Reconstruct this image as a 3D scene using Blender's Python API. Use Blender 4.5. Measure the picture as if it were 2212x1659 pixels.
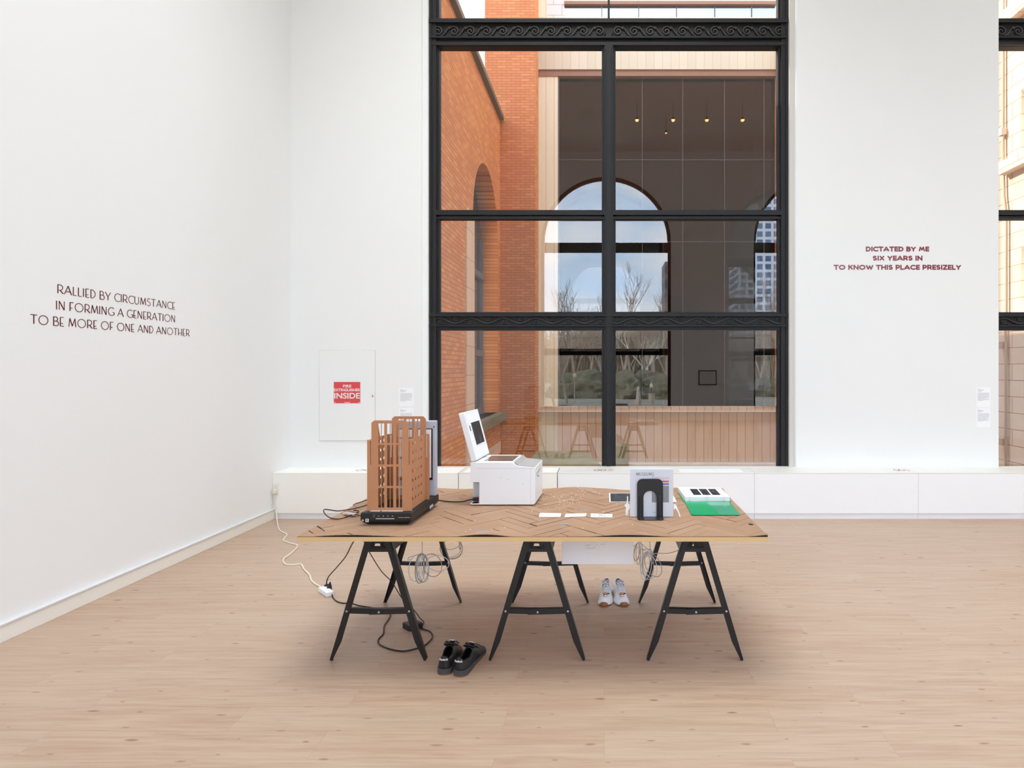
import bpy, bmesh, math, random
from mathutils import Vector, Matrix
from mathutils import noise as mnoise

for o in list(bpy.data.objects):
    bpy.data.objects.remove(o, do_unlink=True)
SC = bpy.context.scene
COL = SC.collection
PI = math.pi

# ------------------------------------------------------------------ camera
W_PX, H_PX = 2212.0, 1659.0
VX, VY = 1305.0, 798.0          # where lines square to the window wall meet (camera axis with lens shift)
FPX = 1230.0                    # focal length in pixels
K = FPX / 1350.0                # depths below are written for f = 1350 px and scaled by K
EYE = 1.6
cam = bpy.data.cameras.new('camera')
cam.sensor_fit = 'HORIZONTAL'
cam.sensor_width = 36.0
cam.lens = 36.0 * FPX / W_PX
cam.shift_x = -(VX - W_PX / 2) / W_PX
cam.shift_y = -(H_PX / 2 - VY) / W_PX
cam.clip_start = 0.05
cam.clip_end = 600
camo = bpy.data.objects.new('camera', cam)
COL.objects.link(camo)
camo.location = (0, 0, EYE)
camo.rotation_euler = (PI / 2, 0, 0)
SC.camera = camo

# ------------------------------------------------------------------ colour management
SC.view_settings.view_transform = 'Standard'
SC.view_settings.look = 'None'
SC.view_settings.gamma = 1.0
SC.view_settings.use_curve_mapping = False
SC.view_settings.exposure = 0.06
cy = SC.cycles
cy.max_bounces = 8
cy.diffuse_bounces = 5
cy.glossy_bounces = 4
cy.transmission_bounces = 4
cy.transparent_max_bounces = 12
cy.caustics_reflective = False
cy.caustics_refractive = False
cy.sample_clamp_indirect = 6.0

# ------------------------------------------------------------------ sky: bright towards the park (-Y), calmer over the courtyard
SKY_PARK = 5.9
SKY_TOP = 6.8
world = bpy.data.worlds.new('sky')
SC.world = world
world.use_nodes = True
wn, wl = world.node_tree.nodes, world.node_tree.links
wn.clear()
def wnode(t, **kw):
    n = wn.new(t)
    for k, v in kw.items():
        setattr(n, k, v)
    return n
w_out = wnode('ShaderNodeOutputWorld')
w_bg = wnode('ShaderNodeBackground')
w_tc = wnode('ShaderNodeTexCoord')
w_sep = wnode('ShaderNodeSeparateXYZ')
wl.new(w_tc.outputs['Generated'], w_sep.inputs[0])
w_el = wnode('ShaderNodeMapRange', interpolation_type='SMOOTHSTEP')      # elevation
w_el.inputs['From Min'].default_value = 0.0
w_el.inputs['From Max'].default_value = 0.75
wl.new(w_sep.outputs['Z'], w_el.inputs['Value'])
w_ramp = wnode('ShaderNodeValToRGB')
w_ramp.color_ramp.elements[0].color = (0.60, 0.78, 1.0, 1)
w_ramp.color_ramp.elements[1].color = (0.50, 0.64, 0.90, 1)
wl.new(w_el.outputs[0], w_ramp.inputs[0])
w_noise = wnode('ShaderNodeTexNoise')
w_noise.inputs['Scale'].default_value = 3.2
w_noise.inputs['Detail'].default_value = 6
w_noise.inputs['Roughness'].default_value = 0.55
w_map = wnode('ShaderNodeMapping')
w_map.inputs['Scale'].default_value = (1, 1, 2.6)
wl.new(w_tc.outputs['Generated'], w_map.inputs[0])
wl.new(w_map.outputs[0], w_noise.inputs['Vector'])
w_cl = wnode('ShaderNodeMapRange')
w_cl.inputs['From Min'].default_value = 0.48
w_cl.inputs['From Max'].default_value = 0.68
wl.new(w_noise.outputs[0], w_cl.inputs['Value'])
w_mix = wnode('ShaderNodeMix', data_type='RGBA')
wl.new(w_cl.outputs[0], w_mix.inputs['Factor'])
wl.new(w_ramp.outputs[0], w_mix.inputs['A'])
w_mix.inputs['B'].default_value = (0.98, 0.99, 1.0, 1)
w_ny = wnode('ShaderNodeMapRange', interpolation_type='SMOOTHSTEP')      # towards the park
w_ny.inputs['From Min'].default_value = -0.25
w_ny.inputs['From Max'].default_value = 0.25
w_ny.inputs['To Min'].default_value = SKY_PARK
w_ny.inputs['To Max'].default_value = SKY_TOP
wl.new(w_sep.outputs['Y'], w_ny.inputs['Value'])
w_hi = wnode('ShaderNodeMapRange', interpolation_type='SMOOTHSTEP')
w_hi.inputs['From Min'].default_value = 0.45
w_hi.inputs['From Max'].default_value = 0.75
wl.new(w_sep.outputs['Z'], w_hi.inputs['Value'])
w_st = wnode('ShaderNodeMix', data_type='FLOAT')
wl.new(w_hi.outputs[0], w_st.inputs[0])
wl.new(w_ny.outputs[0], w_st.inputs[2])
w_st.inputs[3].default_value = SKY_TOP
wl.new(w_mix.outputs['Result'], w_bg.inputs['Color'])
wl.new(w_st.outputs[0], w_bg.inputs['Strength'])
wl.new(w_bg.outputs[0], w_out.inputs[0])
world.cycles.sampling_method = 'MANUAL'
world.cycles.sample_map_resolution = 512

# ------------------------------------------------------------------ sun over the courtyard, from the left
sun = bpy.data.lights.new('sun', 'SUN')
sun.energy = 6.0
sun.angle = math.radians(0.6)
sun.color = (1.0, 0.90, 0.74)
suno = bpy.data.objects.new('sun', sun)
COL.objects.link(suno)
suno.rotation_euler = Vector((0.80, -0.30, -0.50)).to_track_quat('-Z', 'Y').to_euler()

# ------------------------------------------------------------------ unseen area lights added under the ceiling as fill
def area_light(name, x, y, z, sx, sy, power, colour, aim=(0, 0, -1)):
    l = bpy.data.lights.new(name, 'AREA')
    l.shape = 'RECTANGLE'
    l.size, l.size_y = sx, sy
    l.energy = power
    l.color = colour
    l.spread = math.radians(112)      # limited spread keeps the added lights out of the window reflection
    o = bpy.data.objects.new(name, l)
    COL.objects.link(o)
    o.location = (x, y, z)
    o.rotation_euler = Vector(aim).to_track_quat('-Z', 'Y').to_euler()
    return o
area_light('ceiling_fill', -0.4, 3.5, 8.35, 4.0, 3.6, 165, (0.90, 0.975, 0.99))  # added overhead fill, placed to throw the table's shadow forward
area_light('ceiling_fill', 6.4, 1.8, 8.35, 4.6, 6.0, 150, (0.86, 0.965, 1.0))  # added fill that brightens the right side of the room
area_light('wall_fill', 1.6, 3.7, 8.2, 9.5, 0.6, 16, (0.89, 0.975, 1.0), (0, 0.60, -0.80))  # added fill aimed at the window wall to brighten it
area_light('wall_fill', -1.2, 1.2, 8.2, 0.6, 7.0, 20, (0.91, 0.98, 0.985), (-0.66, 0, -0.75))  # added fill aimed at the left wall to brighten it

# ------------------------------------------------------------------ helpers: projection
def P(x, y, d):
    """point seen at photo pixel (x, y) at depth d (d for f = 1350)"""
    return Vector(((x - VX) * d / 1350.0, K * d, EYE - (y - VY) * d / 1350.0))
def floor_pt(x, y, z=0.0):
    d = 1350.0 * (EYE - z) / (y - VY)
    return P(x, y, d)
TZ = 0.73                       # top of the table
def table_pt(x, y, z=0.0):
    d = 1350.0 * (EYE - TZ - z) / (y - VY)
    return P(x, y, d)
def zat(y, d):
    return EYE - (y - VY) * d / 1350.0
def xat(x, d):
    return (x - VX) * d / 1350.0

# ------------------------------------------------------------------ helpers: materials
def s2l(c):
    c /= 255.0
    return c / 12.92 if c <= 0.04045 else ((c + 0.055) / 1.055) ** 2.4
def C(r, g, b):
    return (s2l(r), s2l(g), s2l(b), 1.0)
class NT:
    def __init__(self, name):
        self.m = bpy.data.materials.new(name)
        self.m.use_nodes = True
        self.t = self.m.node_tree
        self.b = self.t.nodes['Principled BSDF']
    def n(self, t, **kw):
        n = self.t.nodes.new(t)
        for k, v in kw.items():
            setattr(n, k, v)
        return n
    def l(self, a, b):
        self.t.links.new(a, b)
    def math(self, op, a, b=None, c=None):
        n = self.n('ShaderNodeMath', operation=op)
        for i, v in enumerate((a, b, c)):
            if v is None: continue
            if isinstance(v, (int, float)): n.inputs[i].default_value = v
            else: self.l(v, n.inputs[i])
        return n.outputs[0]
    def mix(self, f, a, b, blend='MIX'):
        n = self.n('ShaderNodeMix', data_type='RGBA', blend_type=blend)
        for k, v in (('Factor', f), ('A', a), ('B', b)):
            if isinstance(v, (int, float)): n.inputs[k].default_value = v
            elif isinstance(v, tuple): n.inputs[k].default_value = v
            else: self.l(v, n.inputs[k])
        return n.outputs['Result']
    def noise(self, vec, scale, detail=3, rough=0.5):
        n = self.n('ShaderNodeTexNoise')
        n.inputs['Scale'].default_value = scale
        n.inputs['Detail'].default_value = detail
        n.inputs['Roughness'].default_value = rough
        if vec is not None: self.l(vec, n.inputs['Vector'])
        return n.outputs[0]
    def rng(self, v, a, b, c=0.0, d=1.0, smooth=False):
        n = self.n('ShaderNodeMapRange')
        if smooth: n.interpolation_type = 'SMOOTHSTEP'
        for k, x in (('From Min', a), ('From Max', b), ('To Min', c), ('To Max', d)):
            n.inputs[k].default_value = x
        self.l(v, n.inputs['Value'])
        return n.outputs[0]
    def pos(self):
        return self.n('ShaderNodeNewGeometry').outputs['Position']
    def sep(self, v):
        n = self.n('ShaderNodeSeparateXYZ'); self.l(v, n.inputs[0]); return n.outputs
    def comb(self, x, y, z=0.0):
        n = self.n('ShaderNodeCombineXYZ')
        for i, v in enumerate((x, y, z)):
            if isinstance(v, (int, float)): n.inputs[i].default_value = v
            else: self.l(v, n.inputs[i])
        return n.outputs[0]
    def bump(self, h, strength=0.2, dist=0.01):
        n = self.n('ShaderNodeBump')
        n.inputs['Strength'].default_value = strength
        n.inputs['Distance'].default_value = dist
        self.l(h, n.inputs['Height'])
        self.l(n.outputs[0], self.b.inputs['Normal'])

def mat(name, c, rough=0.5, metal=0.0, spec=0.5, vary=0.04, scale=8.0, bump=0.0):
    """plain material with a faint procedural unevenness of its own colour"""
    t = NT(name)
    t.b.inputs['Roughness'].default_value = rough
    t.b.inputs['Metallic'].default_value = metal
    t.b.inputs['Specular IOR Level'].default_value = spec
    nz = t.noise(t.pos(), scale, 3)
    lo = tuple(max(0, v * (1 - vary)) for v in c[:3]) + (1,)
    hi = tuple(min(1, v * (1 + vary)) for v in c[:3]) + (1,)
    t.l(t.mix(nz, lo, hi), t.b.inputs['Base Color'])
    if bump: t.bump(t.noise(t.pos(), scale * 12, 2), bump, 0.002)
    return t.m
def emis(name, c, s):
    t = NT(name)
    t.b.inputs['Base Color'].default_value = (0, 0, 0, 1)
    t.b.inputs['Emission Color'].default_value = c
    t.b.inputs['Emission Strength'].default_value = s
    return t.m

M = {}
M['wall'] = mat('white_wall_paint', C(241, 241, 240), 0.75, vary=0.01, scale=1.5)
M['ceiling'] = mat('ceiling_paint', C(225, 223, 220), 0.8, vary=0.01)
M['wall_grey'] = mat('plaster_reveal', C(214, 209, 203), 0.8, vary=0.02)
M['base'] = mat('baseboard_paint', C(240, 235, 226), 0.45, vary=0.015)
M['base_lip'] = mat('baseboard_lip', C(226, 226, 228), 0.5, vary=0.01)
M['cream'] = mat('cream_enamel', C(250, 248, 242), 0.45, vary=0.012)
M['bench'] = mat('white_enamel', C(247, 247, 247), 0.4, vary=0.01)
M['bench_top'] = mat('bench_top_enamel', C(232, 228, 220), 0.4, vary=0.015)
M['bench_kick'] = mat('kick_plate', C(238, 237, 240), 0.5, vary=0.01)
M['iron'] = mat('dark_window_iron', C(32, 31, 33), 0.5, spec=0.35, vary=0.15, scale=20, bump=0.15)
M['iron_pale'] = mat('pale_iron_relief', C(60, 58, 55), 0.40, vary=0.15, scale=30)  # relief coloured paler than the frame iron
M['trestle'] = mat('black_trestle_steel', C(16, 18, 22), 0.38, metal=0.0, spec=0.5, vary=0.08)
M['zinc'] = mat('zinc_bolt', C(190, 190, 192), 0.3, metal=0.7)
M['steel_raw'] = mat('bare_galvanised_sheet', C(150, 148, 142), 0.4, metal=0.4)
M['black'] = mat('black_plastic', C(26, 26, 27), 0.42, vary=0.08)
M['black_dark'] = mat('dark_black_plastic', C(14, 14, 15), 0.5, vary=0.08)
M['black_gloss'] = mat('gloss_black_enamel', C(27, 28, 32), 0.28, vary=0.05)
M['cord_black'] = mat('black_cord', C(18, 18, 19), 0.45)
M['cord_white'] = mat('ivory_cord', C(232, 222, 204), 0.5)
M['cord_grey'] = mat('grey_data_cable', C(216, 218, 222), 0.4)
M['cord_grey_dark'] = mat('dark_grey_data_cable', C(168, 164, 160), 0.4)
M['white_plastic'] = mat('white_plastic', C(244, 245, 247), 0.38, vary=0.01)
M['grey_plastic'] = mat('light_grey_plastic', C(196, 199, 206), 0.4, vary=0.02)
M['bed_glass'] = mat('scanner_bed_glass', C(112, 106, 102), 0.08, spec=0.7, vary=0.1)  # base colour lightened to stand in for what the glass reflects
M['lid_blue'] = mat('pale_blue_grey_plastic', C(190, 194, 206), 0.4, vary=0.02)
M['speckle'] = mat('speckled_panel', C(176, 172, 170), 0.4, vary=0.3, scale=140)
M['paper'] = mat('white_paper', C(249, 249, 251), 0.8, vary=0.008)
M['paper_cool'] = mat('book_cover_paper', C(216, 219, 226), 0.5, vary=0.01)
M['ink'] = mat('black_ink', C(30, 28, 28), 0.7)
M['ink_grey'] = mat('grey_ink', C(150, 150, 152), 0.7)
M['ink_pale'] = mat('pale_grey_print', C(196, 196, 202), 0.7)
M['ink_faint'] = mat('faint_pencil', C(196, 196, 202), 0.8)
M['ink_pink'] = mat('pink_ink', C(214, 138, 146), 0.7)
M['red_sign'] = mat('red_sign_vinyl', C(222, 72, 76), 0.5, vary=0.02)
M['vinyl_dark'] = mat('dark_red_vinyl', C(92, 22, 34), 0.35)
M['vinyl_red'] = mat('wine_red_vinyl', C(132, 40, 52), 0.22)
M['decal'] = mat('wine_red_decal', C(150, 50, 66), 0.4)
M['decal_pale'] = mat('pale_pink_decal', C(205, 160, 176), 0.5)
M['green'] = mat('green_binder_vinyl', C(6, 156, 98), 0.4, vary=0.03)
M['green_pocket'] = mat('clear_pocket_over_green', C(84, 168, 132), 0.12, vary=0.03)
M['kraft_tower'] = mat('kraft_board', C(190, 133, 94), 0.75, vary=0.05, scale=60)
M['kraft_edge'] = mat('kraft_board_edge', C(150, 100, 64), 0.8, vary=0.1, scale=90)
M['felt'] = mat('black_underlay', C(14, 13, 14), 0.85)
M['card_edge'] = mat('corrugated_edge', C(160, 122, 90), 0.85, vary=0.5, scale=170)
M['red_bar'] = mat('red_cover_bar', C(222, 78, 76), 0.5)
M['blue_bar'] = mat('blue_cover_bar', C(92, 106, 190), 0.5)
M['grey_block'] = mat('grey_cover_photo', C(140, 141, 145), 0.5, vary=0.06, scale=120)
M['shoe_black'] = mat('black_leather', C(30, 29, 31), 0.42, vary=0.15, scale=30, bump=0.1)
M['shoe_lining'] = mat('black_lining', C(8, 8, 9), 0.95)
M['sole_grey'] = mat('dark_grey_midsole', C(64, 66, 70), 0.6)
M['gum'] = mat('gum_rubber', C(164, 104, 64), 0.5, vary=0.06)
M['shoe_white'] = mat('white_leather', C(240, 238, 240), 0.5, vary=0.03, scale=40, bump=0.1)
M['shoe_white_lining'] = mat('grey_lining', C(150, 150, 162), 0.9)
M['lace_white'] = mat('white_lace', C(232, 230, 232), 0.8)
M['lace_grey'] = mat('grey_lace', C(108, 104, 108), 0.8)
M['copper'] = mat('copper_disc', C(200, 124, 76), 0.25, metal=0.6)
M['silver'] = mat('polished_silver', C(226, 226, 224), 0.12, metal=0.9)
M['white_mark'] = mat('white_lettering', C(236, 236, 234), 0.6)
M['stone_white'] = mat('white_stone', C(226, 220, 210), 0.8, vary=0.05)
M['moss'] = mat('mossy_concrete', C(146, 138, 98), 0.9, vary=0.35, scale=5)
M['concrete'] = mat('concrete_paving', C(206, 200, 184), 0.9, vary=0.2, scale=3)
M['sill_moss'] = mat('mossy_stone_sill', C(132, 122, 92), 0.9, vary=0.3, scale=6)
M['coping'] = mat('dark_coping', C(104, 92, 76), 0.6, vary=0.1)
M['lintel'] = mat('rusty_lintel', C(140, 104, 80), 0.7, vary=0.1)
M['frame_brown'] = mat('brown_window_frame', C(96, 88, 80), 0.5, vary=0.1)
M['sash_grey'] = mat('grey_sash_line', C(92, 86, 82), 0.5)
M['room_dark'] = mat('unlit_interior', C(20, 19, 19), 0.9)  # near-black colour stands in for the darkness of unlit rooms
M['pipe'] = mat('painted_conduit', C(196, 172, 146), 0.6)
M['bark'] = mat('bare_bark', C(176, 156, 136), 0.9, vary=0.25, scale=4)
M['bark_pale'] = mat('pale_bark', C(228, 218, 200), 0.9, vary=0.2, scale=4)
M['leaf'] = mat('evergreen_shrub', C(112, 106, 84), 0.9, vary=0.5, scale=3)
M['thicket'] = mat('brown_thicket', C(176, 158, 134), 0.95, vary=0.4, scale=2)
M['park_grass'] = mat('winter_park_ground', C(150, 144, 126), 0.95, vary=0.3, scale=0.4)
M['granite'] = mat('pale_granite', C(188, 172, 150), 0.8, vary=0.1)
M['lamp_globe'] = mat('frosted_lamp_globe', C(222, 206, 166), 0.3)
M['dark_iron'] = mat('dark_post_iron', C(40, 40, 40), 0.5)
M['bulb'] = emis('warm_lamp', (1.0, 0.58, 0.20, 1), 14.0)
M['drawing'] = mat('drawing_paper', C(225, 224, 222), 0.6)

def photo_mat():
    t = NT('monochrome_photograph')
    nz = t.noise(t.pos(), 22, 4, 0.6)
    t.l(t.mix(t.rng(nz, 0.56, 0.72), C(46, 43, 45), C(150, 148, 150)), t.b.inputs['Base Color'])
    t.b.inputs['Roughness'].default_value = 0.35
    return t.m
M['photo'] = photo_mat()

def glass_mat(name, r0, tint=(1, 1, 1, 1), streak=0.0):
    t = NT(name)
    t.t.nodes.remove(t.b)
    out = t.t.nodes['Material Output']
    g = t.n('ShaderNodeNewGeometry')
    vm = t.n('ShaderNodeVectorMath', operation='DOT_PRODUCT')
    t.l(g.outputs['Incoming'], vm.inputs[0]); t.l(g.outputs['Normal'], vm.inputs[1])
    c = t.math('ABSOLUTE', vm.outputs['Value'])
    p = t.math('POWER', t.math('SUBTRACT', 1.0, c), 5.0)
    f = t.math('MULTIPLY_ADD', p, 1.0 - r0, r0)
    tr = t.n('ShaderNodeBsdfTransparent'); tr.inputs[0].default_value = tint
    gl = t.n('ShaderNodeBsdfAnisotropic') if False else t.n('ShaderNodeBsdfGlossy')
    gl.inputs['Roughness'].default_value = 0.0
    gl.inputs['Color'].default_value = (1, 1, 1, 1)
    mx = t.n('ShaderNodeMixShader')
    t.l(f, mx.inputs[0]); t.l(tr.outputs[0], mx.inputs[1]); t.l(gl.outputs[0], mx.inputs[2])
    t.l(mx.outputs[0], out.inputs['Surface'])
    return t.m
M['glass'] = glass_mat('window_glass', 0.060)          # two faces to every pane
M['glass_rear'] = glass_mat('clear_glass', 0.03)
M['glass_dark'] = glass_mat('smoked_glass', 0.03, (0.35, 0.33, 0.33, 1))

def floor_mat():
    t = NT('pale_wood_planks')
    p = t.pos(); s = t.sep(p)
    br = t.n('ShaderNodeTexBrick')
    br.offset = 0.37; br.offset_frequency = 2
    br.inputs['Scale'].default_value = 1.0
    br.inputs['Mortar Size'].default_value = 0.0012
    br.inputs['Mortar Smooth'].default_value = 0.3
    br.inputs['Brick Width'].default_value = 1.22
    br.inputs['Row Height'].default_value = 0.18
    br.inputs['Color1'].default_value = (0, 0, 0, 1)
    br.inputs['Color2'].default_value = (1, 1, 1, 1)
    br.inputs['Mortar'].default_value = (0.2, 0.2, 0.2, 1)
    t.l(p, br.inputs['Vector'])
    rnd = br.outputs['Color']
    # grain runs along X; each plank reads its own part of the pattern
    off = t.math('MULTIPLY', rnd, 37.0)
    gv = t.comb(t.math('MULTIPLY_ADD', s[0], 0.9, off), t.math('MULTIPLY', s[1], 13.0), off)
    grain = t.noise(gv, 2.2, 6, 0.6)
    fv = t.comb(t.math('MULTIPLY_ADD', s[0], 1.4, off), t.math('MULTIPLY', s[1], 42.0), off)
    fine = t.noise(fv, 2.6, 4, 0.6)
    broad = t.noise(p, 0.55, 2)
    c = t.mix(t.rng(grain, 0.34, 0.66), C(175, 144, 121), C(192, 164, 141))
    c = t.mix(t.rng(rnd, 0.0, 1.0, 0.0, 0.35), c, C(191, 169, 148))
    c = t.mix(t.rng(fine, 0.5, 0.75, 0.0, 0.42), c, C(150, 113, 88))
    c = t.mix(t.rng(broad, 0.4, 0.7, 0.0, 0.25), c, C(198, 176, 156))
    # knots: small dark lens shapes
    kv = t.comb(t.math('MULTIPLY', s[0], 1.35), t.math('MULTIPLY', s[1], 4.6), 0.0)
    vo = t.n('ShaderNodeTexVoronoi'); vo.voronoi_dimensions = '2D'
    vo.inputs['Scale'].default_value = 2.2
    vo.inputs['Randomness'].default_value = 1.0
    t.l(kv, vo.inputs['Vector'])
    vs = t.sep(vo.outputs['Color'])
    size = t.math('MULTIPLY_ADD', t.math('MULTIPLY', vs[0], vs[0]), 0.085, 0.03)
    dist = t.math('MULTIPLY_ADD', t.math('SUBTRACT', fine, 0.5), 0.17, vo.outputs['Distance'])
    kn = t.math('DIVIDE', dist, size)
    kn = t.rng(kn, 0.3, 1.1, 1.0, 0.0, True)
    kn = t.math('MULTIPLY', kn, t.rng(vs[1], 0.2, 0.8, 0.15, 0.85))
    c = t.mix(kn, c, C(136, 100, 78))
    # long dark mineral streaks
    sv = t.comb(t.math('MULTIPLY', s[0], 1.1), t.math('MULTIPLY', s[1], 30.0), 0.0)
    st = t.noise(sv, 1.3, 5, 0.65)
    c = t.mix(t.rng(st, 0.60, 0.74, 0.0, 0.5), c, C(150, 112, 88))
    c = t.mix(t.rng(br.outputs['Fac'], 0.0, 1.0, 0.0, 0.35), c, C(150, 122, 102))
    t.l(c, t.b.inputs['Base Color'])
    t.b.inputs['Roughness'].default_value = 0.42
    t.b.inputs['Specular IOR Level'].default_value = 0.4
    return t.m
M['floor'] = floor_mat()

def brick_mat(name, axes, c1, c2, mortar, bw=0.2, rh=0.05, msize=0.006, weather=None):
    t = NT(name)
    p = t.pos(); s = t.sep(p)
    ix = {'x': 0, 'y': 1, 'z': 2}
    v = t.comb(s[ix[axes[0]]], s[ix[axes[1]]], 0.0)
    br = t.n('ShaderNodeTexBrick')
    br.inputs['Scale'].default_value = 1.0
    br.inputs['Mortar Size'].default_value = msize
    br.inputs['Brick Width'].default_value = bw
    br.inputs['Row Height'].default_value = rh
    br.inputs['Color1'].default_value = c1
    br.inputs['Color2'].default_value = c2
    br.inputs['Mortar'].default_value = mortar
    br.inputs['Bias'].default_value = -0.25
    t.l(v, br.inputs['Vector'])
    nz = t.noise(p, 1.6, 5, 0.6)
    c = t.mix(t.rng(nz, 0.35, 0.7, 0.0, 0.28), br.outputs['Color'], weather or mortar)
    t.l(c, t.b.inputs['Base Color'])
    t.b.inputs['Roughness'].default_value = 0.85
    t.bump(br.outputs['Fac'], -0.4, 0.004)
    return t.m
BR1, BR2, BRM = C(208, 126, 58), C(233, 160, 84), C(158, 90, 48)
M['brick_side'] = brick_mat('brick_courses_on_wing', 'yz', BR1, BR2, BRM, 0.24, 0.07, 0.006, C(204, 122, 60))
M['brick_face'] = brick_mat('brick_courses_on_block', 'xz', C(194, 120, 64), C(216, 148, 88), C(150, 94, 60), 0.21, 0.06, 0.006, C(184, 106, 64))
M['brick_facade'] = brick_mat('brick_courses_on_own_facade', 'xz', C(172, 104, 70), C(196, 128, 88), C(140, 96, 72), 0.21, 0.06, 0.006)
M['stone_side'] = brick_mat('limestone_courses', 'yz', C(232, 212, 184), C(240, 222, 196), C(172, 136, 104), 0.62, 0.24, 0.006, C(206, 180, 152))
M['stone_strip'] = brick_mat('stone_quoin_courses', 'yz', C(222, 190, 152), C(230, 200, 164), C(180, 146, 112), 2.0, 0.5, 0.008, C(210, 176, 140))
M['tile_white'] = brick_mat('white_tile_courses', 'xz', C(226, 222, 214), C(232, 228, 220), C(180, 172, 164), 0.4, 0.25, 0.01)

def board_mat(name, c1, c2, line, pitch=0.197, stain=None):
    t = NT(name)
    p = t.pos(); s = t.sep(p)
    br = t.n('ShaderNodeTexBrick')
    br.offset = 0.0
    br.inputs['Scale'].default_value = 1.0
    br.inputs['Mortar Size'].default_value = 0.006
    br.inputs['Brick Width'].default_value = pitch
    br.inputs['Row Height'].default_value = 60.0
    br.inputs['Color1'].default_value = c1
    br.inputs['Color2'].default_value = c2
    br.inputs['Mortar'].default_value = line
    t.l(t.comb(s[0], t.math('ADD', s[2], 25.0), 0.0), br.inputs['Vector'])
    nz = t.noise(t.comb(t.math('MULTIPLY', s[0], 3.0), s[1], t.math('MULTIPLY', s[2], 0.8)), 1.8, 6, 0.65)
    c = t.mix(t.rng(nz, 0.5, 0.75, 0.0, 0.5), br.outputs['Color'], stain or line)
    t.l(c, t.b.inputs['Base Color'])
    t.b.inputs['Roughness'].default_value = 0.8
    return t.m
M['boards_pale'] = board_mat('pale_travertine_boards', C(224, 222, 190), C(230, 228, 200), C(190, 168, 142), stain=C(218, 198, 172))
M['boards_tan'] = board_mat('weathered_travertine_boards', C(214, 186, 154), C(222, 196, 164), C(150, 116, 88), stain=C(190, 156, 126))
M['boards_head'] = board_mat('upper_travertine_boards', C(198, 192, 164), C(206, 200, 174), C(186, 166, 138), stain=C(204, 190, 160))  # darker copy of the pale boards, offsets the stronger skylight on the header

def kraft_mat():
    t = NT('brown_cardboard')
    p = t.pos()
    g = t.n('ShaderNodeObjectInfo')
    nz = t.noise(p, 5.0, 4, 0.6)
    fl = t.n('ShaderNodeAttribute'); fl.attribute_name = 'strip'; fl.attribute_type = 'GEOMETRY'
    c = t.mix(fl.outputs['Fac'], C(161, 124, 96), C(172, 135, 106))
    c = t.mix(t.rng(nz, 0.4, 0.75, 0.0, 0.3), c, C(182, 147, 118))
    t.l(c, t.b.inputs['Base Color'])
    t.b.inputs['Roughness'].default_value = 0.62
    t.bump(t.noise(p, 60, 2), 0.1, 0.002)
    return t.m
M['cardboard'] = kraft_mat()
def ply_mat():
    t = NT('pale_plywood_edge')
    p = t.pos(); s = t.sep(p)
    w = t.n('ShaderNodeTexWave'); w.wave_type = 'BANDS'; w.bands_direction = 'Z'
    w.inputs['Scale'].default_value = 55.0; w.inputs['Distortion'].default_value = 0.6
    t.l(p, w.inputs['Vector'])
    c = t.mix(t.rng(w.outputs['Fac'], 0.0, 1.0, 0.0, 0.6), C(226, 192, 138), C(206, 164, 106))
    t.l(c, t.b.inputs['Base Color']); t.b.inputs['Roughness'].default_value = 0.55
    return t.m
M['ply'] = ply_mat()
def tower_mat(name, c1, c2, line, pw, ph, msz=0.7):
    t = NT(name)
    p = t.pos(); s = t.sep(p)
    br = t.n('ShaderNodeTexBrick'); br.offset = 0.0
    br.inputs['Scale'].default_value = 1.0; br.inputs['Mortar Size'].default_value = msz
    br.inputs['Brick Width'].default_value = pw; br.inputs['Row Height'].default_value = ph
    br.inputs['Color1'].default_value = c1; br.inputs['Color2'].default_value = c2; br.inputs['Mortar'].default_value = line
    t.l(t.comb(s[0], s[2], 0.0), br.inputs['Vector'])
    t.l(br.outputs['Color'], t.b.inputs['Base Color']); t.b.inputs['Roughness'].default_value = 0.6
    return t.m
M['tower_white'] = tower_mat('white_tower_facade', C(90, 110, 140), C(120, 140, 170), C(236, 238, 242), 1.75, 1.7, 0.3)
M['tower_dark'] = tower_mat('dark_tower_facade', C(70, 66, 66), C(84, 80, 80), C(112, 106, 104), 8.0, 3.4)

# ------------------------------------------------------------------ helpers: objects
def tag(o, label=None, cat=None, group=None, kind=None):
    if label: o['label'] = label
    if cat: o['category'] = cat
    if group: o['group'] = group
    if kind: o['kind'] = kind
    return o
def empty(name, loc, rz=0.0):
    o = bpy.data.objects.new(name, None)
    o.empty_display_size = 0.05
    COL.objects.link(o)
    o.location = loc
    o.rotation_euler = (0, 0, rz)
    return o
def thing(name, label, cat, loc, group=None, rz=0.0):
    return tag(empty(name, loc, rz), label, cat, group)
def root_of(o):
    while o.parent: o = o.parent
    return o
def link_mesh(name, me, material, parent=None, local=False, smooth=False):
    me.name = name
    if material is not None and not me.materials:
        me.materials.append(material)
    o = bpy.data.objects.new(name, me)
    COL.objects.link(o)
    if parent is not None:
        o.parent = parent
        if not local:
            off = root_of(parent).location
            me.transform(Matrix.Translation(-Vector(off)))
    if smooth:
        for p in me.polygons: p.use_smooth = True
    return o
def add_bevel(o, w, seg=2):
    b = o.modifiers.new('bevel', 'BEVEL'); b.width = w; b.segments = seg; b.limit_method = 'ANGLE'
    return o

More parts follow.
